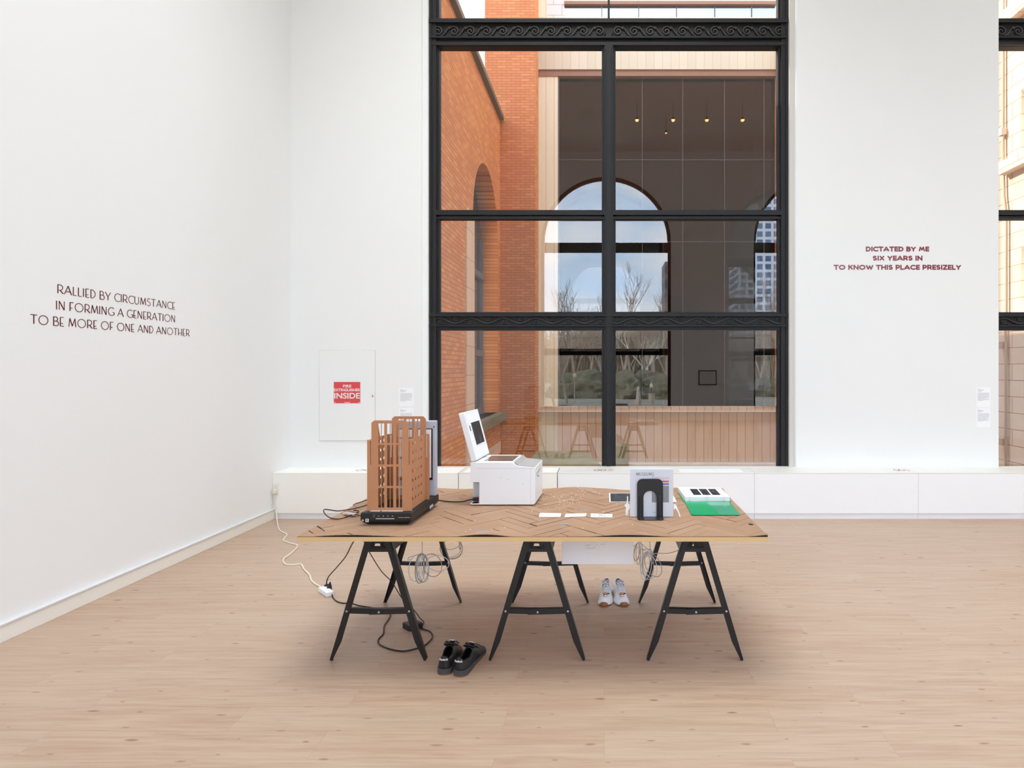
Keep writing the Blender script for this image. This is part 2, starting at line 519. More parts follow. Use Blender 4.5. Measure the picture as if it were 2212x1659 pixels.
class MB:
    def __init__(self):
        self.v, self.f, self.sm = [], [], []
    def add(self, vs, fs):
        n = len(self.v)
        self.v += [tuple(v) for v in vs]
        self.f += [tuple(n + i for i in f) for f in fs]
        return self
    def box(self, x0, x1, y0, y1, z0, z1):
        if x0 > x1: x0, x1 = x1, x0
        if y0 > y1: y0, y1 = y1, y0
        if z0 > z1: z0, z1 = z1, z0
        vs = [(x0, y0, z0), (x1, y0, z0), (x1, y1, z0), (x0, y1, z0), (x0, y0, z1), (x1, y0, z1), (x1, y1, z1), (x0, y1, z1)]
        return self.add(vs, [(3, 2, 1, 0), (4, 5, 6, 7), (0, 1, 5, 4), (1, 2, 6, 5), (2, 3, 7, 6), (3, 0, 4, 7)])
    def hull8(self, a, b):
        """two quads a, b (4 points each) joined"""
        return self.add(list(a) + list(b), [(3, 2, 1, 0), (4, 5, 6, 7), (0, 1, 5, 4), (1, 2, 6, 5), (2, 3, 7, 6), (3, 0, 4, 7)])
    def prism(self, poly, place, a, b):
        """poly of 2-D points; place(u, v, t) gives the 3-D point; extruded from t=a to t=b"""
        n = len(poly)
        vs = [place(u, v, a) for u, v in poly] + [place(u, v, b) for u, v in poly]
        fs = [tuple(range(n - 1, -1, -1)), tuple(range(n, 2 * n))]
        for i in range(n):
            j = (i + 1) % n
            fs.append((i, j, n + j, n + i))
        return self.add(vs, fs)
    def beam(self, a, b, w, h, up=(0, 0, 1)):
        a, b = Vector(a), Vector(b)
        d = (b - a).normalized()
        s = d.cross(Vector(up))
        if s.length < 1e-5: s = d.cross(Vector((1, 0, 0)))
        s.normalize(); u = s.cross(d).normalized()
        q = lambda p: [p - s * w / 2 - u * h / 2, p + s * w / 2 - u * h / 2, p + s * w / 2 + u * h / 2, p - s * w / 2 + u * h / 2]
        return self.hull8(q(a), q(b))
    def tube(self, pts, r, n=6, closed=False, taper=None, flat=None):
        pts = [Vector(p) for p in pts]
        m = len(pts)
        if m < 2: return self
        tg = []
        for i in range(m):
            if closed: t = pts[(i + 1) % m] - pts[i - 1]
            else: t = pts[min(i + 1, m - 1)] - pts[max(i - 1, 0)]
            tg.append(t.normalized() if t.length > 1e-9 else Vector((0, 0, 1)))
        nrm = tg[0].orthogonal().normalized()
        vs, fs = [], []
        for i in range(m):
            nrm = nrm - tg[i] * nrm.dot(tg[i])
            nrm = nrm.normalized() if nrm.length > 1e-6 else tg[i].orthogonal().normalized()
            bn = tg[i].cross(nrm)
            rr = r if taper is None else r * (1 + (taper - 1) * i / (m - 1))
            for k in range(n):
                a = 2 * PI * k / n
                o = (nrm * math.cos(a) + bn * math.sin(a)) * rr
                if flat: o = Vector((o.x * flat[0], o.y * flat[1], o.z * flat[2]))
                vs.append(pts[i] + o)
        rings = m if closed else m - 1
        for i in range(rings):
            j = (i + 1) % m
            for k in range(n):
                l = (k + 1) % n
                fs.append((i * n + k, i * n + l, j * n + l, j * n + k))
        if not closed:
            fs.append(tuple(range(n - 1, -1, -1)))
            fs.append(tuple((m - 1) * n + k for k in range(n)))
        return self.add(vs, fs)
    def lathe(self, prof, c=(0, 0, 0), n=20, axis='z'):
        vs, fs = [], []
        c = Vector(c)
        for r, h in prof:
            for k in range(n):
                a = 2 * PI * k / n
                x, y = r * math.cos(a), r * math.sin(a)
                p = {'z': (x, y, h), 'y': (x, h, y), 'x': (h, x, y)}[axis]
                vs.append(c + Vector(p))
        m = len(prof)
        for i in range(m - 1):
            for k in range(n):
                l = (k + 1) % n
                fs.append((i * n + k, i * n + l, (i + 1) * n + l, (i + 1) * n + k))
        fs.append(tuple(range(n - 1, -1, -1)))
        fs.append(tuple((m - 1) * n + k for k in range(n)))
        return self.add(vs, fs)
    def mesh(self, name='mesh', fix=True):
        me = bpy.data.meshes.new(name)
        me.from_pydata(self.v, [], self.f)
        me.update()
        if fix:
            bm = bmesh.new(); bm.from_mesh(me)
            bmesh.ops.recalc_face_normals(bm, faces=bm.faces)
            bm.to_mesh(me); bm.free()
        return me
    def build(self, name, material, parent=None, local=False, smooth=False, bevel=0.0):
        o = link_mesh(name, self.mesh(name), material, parent, local, smooth)
        if bevel: add_bevel(o, bevel)
        return o
def box(name, material, x0, x1, y0, y1, z0, z1, parent=None, bevel=0.0, local=False):
    return MB().box(x0, x1, y0, y1, z0, z1).build(name, material, parent, local, bevel=bevel)

def smooth_path(ctrl, per=8, closed=False):
    """Catmull-Rom through the control points"""
    c = [Vector(p) for p in ctrl]
    m = len(c)
    out = []
    segs = m if closed else m - 1
    for i in range(segs):
        if closed: a, b, d, e = c[i - 1], c[i], c[(i + 1) % m], c[(i + 2) % m]
        else: a, b, d, e = c[max(i - 1, 0)], c[i], c[i + 1], c[min(i + 2, m - 1)]
        for k in range(per):
            t = k / per
            out.append(0.5 * ((2 * b) + (d - a) * t + (2 * a - 5 * b + 4 * d - e) * t * t + (3 * b - a - 3 * d + e) * t ** 3))
    if not closed: out.append(c[-1])
    return out

def curve_to_mesh(cu, matrix=None):
    ob = bpy.data.objects.new('temp', cu)
    COL.objects.link(ob)
    dg = bpy.context.evaluated_depsgraph_get()
    dg.update()
    me = bpy.data.meshes.new_from_object(ob.evaluated_get(dg))
    bpy.data.objects.remove(ob)
    bpy.data.curves.remove(cu)
    if matrix is not None: me.transform(matrix)
    return me
def plate_mesh(outline, holes, thick, place):
    """flat plate with holes; outline in (u, v); place(u, v, t) -> 3-D"""
    cu = bpy.data.curves.new('plate', 'CURVE')
    cu.dimensions = '2D'; cu.fill_mode = 'BOTH'; cu.extrude = thick / 2.0
    for poly in [outline] + list(holes):
        sp = cu.splines.new('POLY')
        sp.points.add(len(poly) - 1)
        for i, (u, v) in enumerate(poly): sp.points[i].co = (u, v, 0, 1)
        sp.use_cyclic_u = True
    me = curve_to_mesh(cu)
    for v in me.vertices:
        v.co = place(v.co.x, v.co.y, v.co.z + thick / 2.0)
    bm = bmesh.new(); bm.from_mesh(me)
    bmesh.ops.remove_doubles(bm, verts=bm.verts, dist=1e-6)
    bmesh.ops.recalc_face_normals(bm, faces=bm.faces)
    bm.to_mesh(me); bm.free()
    return me
def text_mesh(body, extrude=0.0, offset=0.0, shear=0.0, spacing=1.0):
    cu = bpy.data.curves.new('text', 'FONT')
    cu.body = body; cu.size = 1.0; cu.extrude = extrude; cu.offset = offset; cu.shear = shear
    cu.space_character = spacing
    return curve_to_mesh(cu)
def fit_text(name, body, material, origin, u, v, width, height, parent=None, thick=0.0008, offset=0.0, shear=0.0, spacing=1.0, mesh_only=False):
    me = text_mesh(body, 0.5, offset, shear, spacing)
    xs = [p.co.x for p in me.vertices]; ys = [p.co.y for p in me.vertices]
    x0, x1, y0, y1 = min(xs), max(xs), min(ys), max(ys)
    u, v, o = Vector(u), Vector(v), Vector(origin)
    n = u.cross(v)
    for p in me.vertices:
        a = (p.co.x - x0) / (x1 - x0) * width
        b = (p.co.y - y0) / (y1 - y0) * height
        p.co = o + u * a + v * b + n * ((p.co.z + 0.5) * thick)
    if mesh_only: return me
    return link_mesh(name, me, material, parent)

# --- drawn lettering: thin display capitals made of strokes (heavy, light)
def arc(cx, cy, rx, ry, a0, a1, n=14):
    return [(cx + rx * math.cos(math.radians(a0 + (a1 - a0) * i / n)), cy + ry * math.sin(math.radians(a0 + (a1 - a0) * i / n))) for i in range(n + 1)]
def bowl(x0, y0, y1, w):
    r = (y1 - y0) / 2
    return [(x0, y1), (x0 + w - r * 0.8, y1)] + arc(x0 + w - r * 0.8, y0 + r, r * 0.8, r, 90, -90)[1:] + [(x0, y0)]
HV, LT = 1.25, 0.85
GLY = {
 'A': (0.74, [(LT, [(0.0, 0), (0.37, 1)]), (HV, [(0.37, 1), (0.74, 0)]), (LT, [(0.13, 0.33), (0.61, 0.33)])]),
 'B': (0.56, [(HV, [(0.06, 0), (0.06, 1)]), (LT, bowl(0.06, 0.52, 1.0, 0.40)), (LT, bowl(0.06, 0.0, 0.52, 0.50))]),
 'C': (0.68, [(LT, arc(0.46, 0.5, 0.42, 0.5, 50, 310, 22))]),
 'D': (0.60, [(HV, [(0.06, 0), (0.06, 1)]), (LT, [(0.06, 1), (0.12, 1)] + arc(0.12, 0.5, 0.44, 0.5, 90, -90, 18) + [(0.06, 0)])]),
 'E': (0.44, [(HV, [(0.06, 0), (0.06, 1)]), (LT, [(0.06, 1), (0.40, 1)]), (LT, [(0.06, 0.30), (0.34, 0.30)]), (LT, [(0.06, 0), (0.42, 0)])]),
 'F': (0.44, [(HV, [(0.06, 0), (0.06, 1)]), (LT, [(0.06, 1), (0.42, 1)]), (LT, [(0.06, 0.34), (0.32, 0.34)])]),
 'G': (0.76, [(LT, arc(0.46, 0.5, 0.42, 0.5, 50, 325, 24)), (HV, [(0.78, 0.40), (0.78, 0.10)]), (LT, [(0.58, 0.40), (0.78, 0.40)])]),
 'H': (0.66, [(HV, [(0.06, 0), (0.06, 1)]), (HV, [(0.58, 0), (0.58, 1)]), (LT, [(0.06, 0.34), (0.58, 0.34)])]),
 'I': (0.14, [(HV, [(0.06, 0), (0.06, 1)])]),
 'L': (0.42, [(HV, [(0.06, 0), (0.06, 1)]), (LT, [(0.06, 0), (0.40, 0)])]),
 'M': (0.84, [(LT, [(0.04, 0), (0.14, 1)]), (HV, [(0.14, 1), (0.42, 0.08)]), (LT, [(0.42, 0.08), (0.70, 1)]), (HV, [(0.70, 1), (0.80, 0)])]),
 'N': (0.66, [(LT, [(0.06, 0), (0.06, 1)]), (HV, [(0.06, 1), (0.58, 0)]), (LT, [(0.58, 0), (0.58, 1)])]),
 'O': (0.96, [(LT, arc(0.48, 0.5, 0.44, 0.5, 0, 360, 30))]),
 'R': (0.60, [(HV, [(0.06, 0), (0.06, 1)]), (LT, bowl(0.06, 0.38, 1.0, 0.48)), (HV, [(0.28, 0.38), (0.60, 0)])]),
 'S': (0.52, [(LT, arc(0.27, 0.76, 0.20, 0.24, 35, 225, 14) + arc(0.27, 0.27, 0.22, 0.27, 70, -150, 16))]),
 'T': (0.62, [(HV, [(0.31, 0), (0.31, 1)]), (LT, [(0.0, 1), (0.62, 1)])]),
 'U': (0.66, [(HV, [(0.06, 1), (0.06, 0.3)]), (LT, arc(0.32, 0.3, 0.26, 0.3, 180, 360, 14) + [(0.58, 1)])]),
 'Y': (0.64, [(HV, [(0.0, 1), (0.32, 0.42)]), (LT, [(0.64, 1), (0.32, 0.42)]), (HV, [(0.32, 0.42), (0.32, 0)])]),
}
BOLD = {
 'A': (0.86, [(1, [(0.0, 0), (0.43, 1)]), (1, [(0.43, 1), (0.86, 0)]), (0.8, [(0.16, 0.26), (0.70, 0.26)])]),
 'B': (0.62, [(1, [(0.06, 0), (0.06, 1)]), (1, bowl(0.06, 0.52, 1.0, 0.50)), (1, bowl(0.06, 0.0, 0.52, 0.56))]),
 'C': (0.78, [(1, arc(0.48, 0.5, 0.46, 0.5, 48, 312, 22))]),
 'D': (0.76, [(1, [(0.06, 0), (0.06, 1)]), (1, [(0.06, 1), (0.20, 1)] + arc(0.22, 0.5, 0.50, 0.5, 90, -90, 18) + [(0.06, 0)])]),
 'E': (0.52, [(1, [(0.06, 0), (0.06, 1)]), (1, [(0.06, 1), (0.50, 1)]), (1, [(0.06, 0.5), (0.46, 0.5)]), (1, [(0.06, 0), (0.50, 0)])]),
 'H': (0.76, [(1, [(0.06, 0), (0.06, 1)]), (1, [(0.70, 0), (0.70, 1)]), (1, [(0.06, 0.5), (0.70, 0.5)])]),
 'I': (0.14, [(1, [(0.07, 0), (0.07, 1)])]),
 'K': (0.72, [(1, [(0.06, 0), (0.06, 1)]), (1, [(0.66, 1), (0.12, 0.48)]), (1, [(0.26, 0.60), (0.70, 0)])]),
 'L': (0.50, [(1, [(0.06, 0), (0.06, 1)]), (1, [(0.06, 0), (0.48, 0)])]),
 'M': (1.0, [(1, [(0.06, 0), (0.24, 1)]), (1, [(0.24, 1), (0.50, 0.24)]), (1, [(0.50, 0.24), (0.76, 1)]), (1, [(0.76, 1), (0.94, 0)])]),
 'N': (0.78, [(1, [(0.06, 0), (0.06, 1)]), (1, [(0.06, 1), (0.72, 0)]), (1, [(0.72, 0), (0.72, 1)])]),
 'O': (1.0, [(1, arc(0.50, 0.5, 0.46, 0.5, 0, 360, 30))]),
 'P': (0.62, [(1, [(0.06, 0), (0.06, 1)]), (1, bowl(0.06, 0.36, 1.0, 0.54))]),
 'R': (0.68, [(1, [(0.06, 0), (0.06, 1)]), (1, bowl(0.06, 0.42, 1.0, 0.54)), (1, [(0.34, 0.42), (0.64, 0)])]),
 'S': (0.60, [(1, arc(0.30, 0.75, 0.24, 0.25, 35, 235, 14) + arc(0.30, 0.26, 0.25, 0.26, 70, -150, 16))]),
 'T': (0.68, [(1, [(0.34, 0), (0.34, 1)]), (1, [(0.02, 1), (0.66, 1)])]),
 'W': (1.16, [(1, [(0.04, 1), (0.32, 0)]), (1, [(0.32, 0), (0.58, 0.86)]), (1, [(0.58, 0.86), (0.84, 0)]), (1, [(0.84, 0), (1.12, 1)])]),
 'X': (0.76, [(1, [(0.06, 0), (0.70, 1)]), (1, [(0.06, 1), (0.70, 0)])]),
 'Y': (0.76, [(1, [(0.04, 1), (0.38, 0.44)]), (1, [(0.72, 1), (0.38, 0.44)]), (1, [(0.38, 0.44), (0.38, 0)])]),
 'Z': (0.66, [(1, [(0.06, 1), (0.60, 1)]), (1, [(0.60, 1), (0.06, 0)]), (1, [(0.06, 0), (0.62, 0)])]),
}
def stroke_poly(pts, w):
    pts = [Vector((p[0], p[1])) for p in pts]
    L, R = [], []
    m = len(pts)
    for i in range(m):
        t = (pts[min(i + 1, m - 1)] - pts[max(i - 1, 0)])
        if t.length < 1e-9: t = Vector((1, 0))
        t.normalize(); nn = Vector((-t.y, t.x))
        L.append(pts[i] + nn * w / 2); R.append(pts[i] - nn * w / 2)
    return L, R
def stroke_text(mb, body, origin, u, v, width, cap, weight, gap=0.13, space=0.34, thick=0.0012, font=None):
    font_ = font or GLY
    """draws capitals so the line fills width exactly"""
    u, v, o = Vector(u), Vector(v), Vector(origin)
    n = u.cross(v)
    adv, items = 0.0, []
    for ch in body:
        if ch == ' ':
            adv += space; continue
        w, st = font_[ch]
        items.append((adv, st)); adv += w + gap
    total = adv - gap
    sx = width / total
    ks_ = 0
    for a, st in items:
        for wt, pts in st:
            ks_ += 1
            tk_ = thick + 0.00012 * (ks_ % 7)      # strokes overlap like layered vinyl
            q = [((a + p[0]) * sx, p[1] * cap) for p in pts]
            if font:                    # square-ended heavy strokes kept inside the cap height
                hw_ = weight * wt / 2
                q = [(x_, hw_ + y_ / cap * (cap - 2 * hw_)) for x_, y_ in q]
                for e_, n_ in ((0, 1), (-1, -2)):
                    if abs(q[0][0] - q[-1][0]) + abs(q[0][1] - q[-1][1]) < 1e-6: break
                    dx_, dy_ = q[e_][0] - q[n_][0], q[e_][1] - q[n_][1]
                    dl_ = math.hypot(dx_, dy_) or 1.0
                    ex_ = hw_ if abs(dx_) < 1e-6 or abs(dy_) < 1e-6 else hw_ * 0.5
                    q[e_] = (q[e_][0] + dx_ / dl_ * ex_, q[e_][1] + dy_ / dl_ * ex_)
            L, R = stroke_poly(q, weight * wt)
            vs, fs = [], []
            for l, r in zip(L, R):
                for t in (0.0, tk_):
                    vs.append(o + u * l.x + v * l.y + n * t)
                    vs.append(o + u * r.x + v * r.y + n * t)
            for i in range(len(L) - 1):
                b, c = 4 * i, 4 * i + 4
                fs += [(b + 2, b + 3, c + 3, c + 2), (b, b + 2, c + 2, c), (b + 3, b + 1, c + 1, c + 3), (b + 1, b, c, c + 1)]
            fs += [(0, 1, 3, 2), (len(vs) - 4, len(vs) - 2, len(vs) - 1, len(vs) - 3)]
            mb.add(vs, fs)
    return mb
def text_lines(mb, origin, u, v, widths, pitch, h, thick=0.0004):
    """rows too small to read: one thin bar per row of print"""
    u, v, o = Vector(u), Vector(v), Vector(origin)
    n = u.cross(v)
    for i, w in enumerate(widths):
        if w <= 0: continue
        a = o - v * (pitch * i)
        q = [a, a + u * w, a + u * w - v * h, a - v * h]
        mb.hull8(q, [p + n * thick for p in q])
    return mb

# ================================================================== THE ROOM
XL, XR = -3.54, 9.6
YB = K * 7.05                    # window wall, room face
YBACK = K * 7.42                 # its outer face
YG = K * 7.22                    # glass line
YR = 2 * YG - K * 19.64          # rear wall, room face
ZC = 8.45
W1 = (-2.063, 2.167)
W2 = (4.45, 8.72)
SPRING = 5.98                     # front arches spring above the picture
SPRING_R = 5.64
def arch_poly(x0, x1, z0, spring, n=28):
    r = (x1 - x0) / 2; c = (x0 + x1) / 2
    return [(x0, z0), (x1, z0)] + [(c + r * math.cos(PI * i / n), spring + r * math.sin(PI * i / n)) for i in range(n + 1)]

box('floor', M['floor'], XL - 0.4, XR + 0.4, YR - 0.4, YB + 0.30, -0.12, 0.0)
tag(bpy.data.objects['floor'], kind='structure')
tag(box('ceiling', M['ceiling'], XL - 0.45, XR + 0.45, YR - 0.45, YBACK + 0.02, ZC, 13.0), kind='structure')
tag(box('wall_left', M['wall'], XL - 0.4, XL, YR - 0.4, YBACK, 0.0, ZC), kind='structure')
tag(box('wall_right', M['wall'], XR, XR + 0.4, YR - 0.4, YBACK, 0.0, ZC), kind='structure')
def wall_with_windows(name, y0, y1, material, openings, x0=XL, x1=XR, z0=0.0, z1=ZC, spring=SPRING):
    t = y1 - y0
    me = plate_mesh([(x0, z0), (x1, z0), (x1, z1), (x0, z1)], [arch_poly(a, b, 0.36, spring) for a, b in openings], t,
                    lambda u, v, w: (u, y0 + w, v))
    return tag(link_mesh(name, me, material), kind='structure')
wall_with_windows('wall_back', YB, YBACK - 0.1, M['wall'], [W1, W2])
wall_with_windows('wall_outside', YBACK - 0.1, YBACK + 0.12, M['brick_facade'], [W1, W2], XL - 6.0, XR + 0.5, -0.9, 13.0)
RW1 = (-1.99, 2.11)
RW2 = (4.70, 8.80)
wall_with_windows('wall_rear', YR - 0.4, YR, M['wall'], [RW1, RW2], spring=SPRING_R)

# baseboard along the left wall
bb = MB().box(XL, XL + 0.018, YR, K * 6.68, 0.0, 0.10)
tag(bb.build('baseboard_left', M['base'], bevel=0.003), kind='structure')
tag(MB().box(XL, XL + 0.026, YR, K * 6.68, 0.10, 0.113).build('trim_4', M['base_lip'], bevel=0.003), kind='structure')
# plaster strips beside the window iron
ytr = K * 7.10
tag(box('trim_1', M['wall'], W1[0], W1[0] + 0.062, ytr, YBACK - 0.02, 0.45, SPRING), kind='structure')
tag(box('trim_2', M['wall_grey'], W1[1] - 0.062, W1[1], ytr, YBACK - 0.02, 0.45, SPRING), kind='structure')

# ------------------------------------------------------------------ arched iron windows
def wave_scrolls(mb, x0, x1, zc, h, y, s, n):
    """running wave of spirals with a curling arm"""
    mid = (x0 + x1) / 2
    for half in (0, 1):
        a, b = (x0, mid) if half == 0 else (mid, x1)
        p = (b - a) / n
        for i in range(n):
            cx = a + p * (i + (0.42 if half == 0 else 0.58))
            pts = []
            R = h * 0.40
            for k in range(30):
                t = k / 29.0
                ang = math.radians(-40 + 560 * t)
                r = R * (0.14 + 0.86 * t)
                pts.append((cx + (1 if half == 0 else -1) * r * math.cos(ang), y, zc - h * 0.06 + r * math.sin(ang)))
            # arm sweeping to the foot of the next wave
            ex = cx - (p * 0.92 if half == 0 else -p * 0.92)
            lx, _, lz = pts[-1]
            sg = 1 if half == 0 else -1
            arm = [(lx, y, lz), (cx - sg * p * 0.30, y, zc + h * 0.28), (cx - sg * p * 0.62, y, zc - h * 0.30), (cx - sg * p * 0.85, y, zc - h * 0.42)]
            arm = [tuple(v) for v in smooth_path(arm, 5)]
            mb.tube(pts, h * 0.062, 5, flat=(1, 0.7, 1))
            if half == 0 and i == 0 or half == 1 and i == n - 1:
                arm = arm[:10]
            mb.tube(arm, h * 0.06, 5, flat=(1, 0.7, 1))
            fan = [(cx + sg * p * 0.28, y, zc - h * 0.42), (cx + sg * p * 0.40, y, zc - h * 0.10), (cx + sg * p * 0.36, y, zc - h * 0.40)]
            mb.tube(fan, h * 0.05, 4, flat=(1, 0.7, 1))
    return mb
def vine_scrolls(mb, x0, x1, zc, h, y, n):
    p = (x1 - x0) / n
    wave = [(x0 + (x1 - x0) * i / (n * 14), y, zc + h * 0.26 * math.sin(2 * PI * i / 14.0)) for i in range(n * 14 + 1)]
    mb.tube(wave, h * 0.075, 5, flat=(1, 0.7, 1))
    for i in range(n * 2):
        cx = x0 + p * (i + 0.5) / 2
        up = 1 if i % 2 == 0 else -1
        pts = []
        for k in range(16):
            t = k / 15.0
            r = h * 0.22 * (0.25 + 0.75 * t)
            a = math.radians(420 * t)
            pts.append((cx + r * math.cos(a), y, zc - up * h * 0.12 + up * r * math.sin(a)))
        mb.tube(pts, h * 0.05, 4, flat=(1, 0.7, 1))
        for q in (-1, 1):
            mb.tube([(cx + q * h * 0.12, y, zc - up * h * 0.36), (cx + q * h * 0.34, y, zc - up * h * 0.22), (cx + q * h * 0.52, y, zc - up * h * 0.36)], h * 0.05, 4, flat=(1, 0.7, 1))
        mb.lathe([(0.001, -h * 0.05), (h * 0.09, 0.0), (0.001, h * 0.05)], (cx, y, zc - up * h * 0.12), 7, 'y')
    return mb

def iron_window(name, opening, yf, s, label, jamb=0.105, glass='glass', detail=True, x_in=0.062, mullion=True):
    """yf = face towards the room; s = +1 when outside lies at +Y"""
    x0, x1 = opening[0] + x_in, opening[1] - x_in
    if not mullion: x0, x1 = opening
    root = empty(name, ((x0 + x1) / 2, yf, 0.40)); root['kind'] = 'structure'; root['label'] = label
    y_ = lambda d: yf + s * d
    bx = lambda mb, a, b, d0, d1, z0, z1: mb.box(a, b, y_(d0), y_(d1), z0, z1)
    mx = (x0 + x1) / 2 if opening != W1 else xat(1315, 7.15)
    zt = SPRING if s > 0 else SPRING_R
    JL = (x0, x0 + jamb); JR = (x1 - jamb, x1)
    m0, m1 = mx - 0.080, mx + 0.080
    for a, b, inner in ((JL[0], JL[1], 1), (JR[0], JR[1], -1)):
        f = MB()
        bx(f, a, b, 0.03, 0.12, 0.40, zt)
        if inner == 1: bx(f, a, b - 0.025, 0.0, 0.04, 0.40, zt); bx(f, a + 0.01, a + 0.03, -0.012, 0.0, 0.40, zt)
        else: bx(f, a + 0.025, b, 0.0, 0.04, 0.40, zt); bx(f, b - 0.03, b - 0.01, -0.012, 0.0, 0.40, zt)
        f.build('jamb', M['iron'], root)
    f = MB()
    if mullion:
        bx(f, m0, m1, 0.03, 0.12, 0.40, 5.31)
        bx(f, m0 + 0.03, m1 - 0.03, -0.005, 0.04, 0.40, 5.31)
        bx(f, m0 + 0.055, m1 - 0.055, -0.02, 0.0, 0.40, 5.31)
        bx(f, mx - 0.012, mx + 0.012, 0.02, 0.09, 5.60, zt + (x1 - x0) / 2 - 0.02)
    else:
        bx(f, mx - 0.03, mx + 0.03, 0.0, 0.10, 0.40, 5.31)
    f.build('mullion', M['iron'], root)
    # band A (waves), bar B, band C (vine)
    f = MB()
    bx(f, x0, x1, 0.02, 0.12, 5.307, 5.604)
    bx(f, x0 + 0.005, x1 - 0.005, -0.022, 0.03, 5.560, 5.604)
    bx(f, x0 + 0.005, x1 - 0.005, -0.018, 0.03, 5.385, 5.405)
    bx(f, x0 + 0.005, x1 - 0.005, -0.006, 0.03, 5.310, 5.345)
    band = f.build('scroll_band', M['iron'], root)
    if detail:
        wave_scrolls(MB(), x0 + 0.02, x1 - 0.02, 5.484, 0.145, y_(0.008), s, 11).build('scroll_relief', M['iron_pale'], band, smooth=True)
    f = MB()
    bx(f, x0 + 0.02, x1 - 0.02, 0.03, 0.10, 3.326, 3.422)
    bx(f, x0 + 0.02, x1 - 0.02, -0.003, 0.05, 3.368, 3.4235)
    bx(f, x0 + 0.03, x1 - 0.03, 0.012, 0.05, 3.326, 3.352)
    f.build('transom_bar', M['iron'], root)
    f = MB()
    bx(f, x0, x1, 0.02, 0.12, 2.050, 2.257)
    bx(f, x0 + 0.005, x1 - 0.005, -0.023, 0.03, 2.205, 2.230)
    bx(f, x0 + 0.005, x1 - 0.005, -0.023, 0.03, 2.090, 2.108)
    band = f.build('vine_band', M['iron'], root)
    if detail:
        vine_scrolls(MB(), x0 + 0.02, x1 - 0.02, 2.157, 0.125, y_(0.008), 11).build('vine_relief', M['iron_pale'], band, smooth=True)
    # bottom rail and arched head
    f = MB(); bx(f, x0, x1, 0.0, 0.12, 0.36, 0.44); f.build('bottom_rail', M['iron'], root)
    r = (x1 - x0) / 2; c = (x0 + x1) / 2
    n = 28; f = MB()
    for i in range(n):
        a0, a1 = PI * i / n, PI * (i + 1) / n
        q = lambda a, rr, d: (c + rr * math.cos(a), y_(d), zt + rr * math.sin(a))
        f.hull8([q(a0, r, 0.0), q(a1, r, 0.0), q(a1, r - 0.10, 0.0), q(a0, r - 0.10, 0.0)], [q(a0, r, 0.12), q(a1, r, 0.12), q(a1, r - 0.10, 0.12), q(a0, r - 0.10, 0.12)])
    f.build('arched_head', M['iron'], root)
    # panes
    cols = ((JL[1] - 0.01, m0 + 0.01), (m1 - 0.01, JR[0] + 0.01)) if mullion else ((JL[1], mx - 0.03), (mx + 0.03, JR[0]))
    for a, b in cols:
        for z0, z1 in ((0.43, 2.06), (2.25, 3.335), (3.415, 5.315)):
            MB().box(a, b, y_(0.060), y_(0.066), z0, z1).build('pane', M[glass], root)
    poly = [(x0 + 0.09, 5.59), (x1 - 0.09, 5.59)] + [(c + (r - 0.09) * math.cos(PI * i / 20), zt + (r - 0.09) * math.sin(PI * i / 20)) for i in range(21)]
    MB().prism(poly, lambda u, v, t: (u, y_(t), v), 0.060, 0.066).build('pane', M[glass], root)
    return root
YF = K * 7.15
iron_window('window_1', W1, YF, 1, 'tall black iron window with scrolled bands in the middle of the white wall')
iron_window('window_2', W2, YF, 1, 'black iron window cut off by the right edge of the photo', jamb=0.06, x_in=0.0)
iron_window('window_3', RW1, YR - 0.12, -1, 'arched window facing the park, seen only as a reflection', 0.09, 'glass_rear', False, mullion=False)
iron_window('window_4', RW2, YR - 0.12, -1, 'second arched window facing the park, behind the white pier', 0.09, 'glass_rear', False, mullion=False)

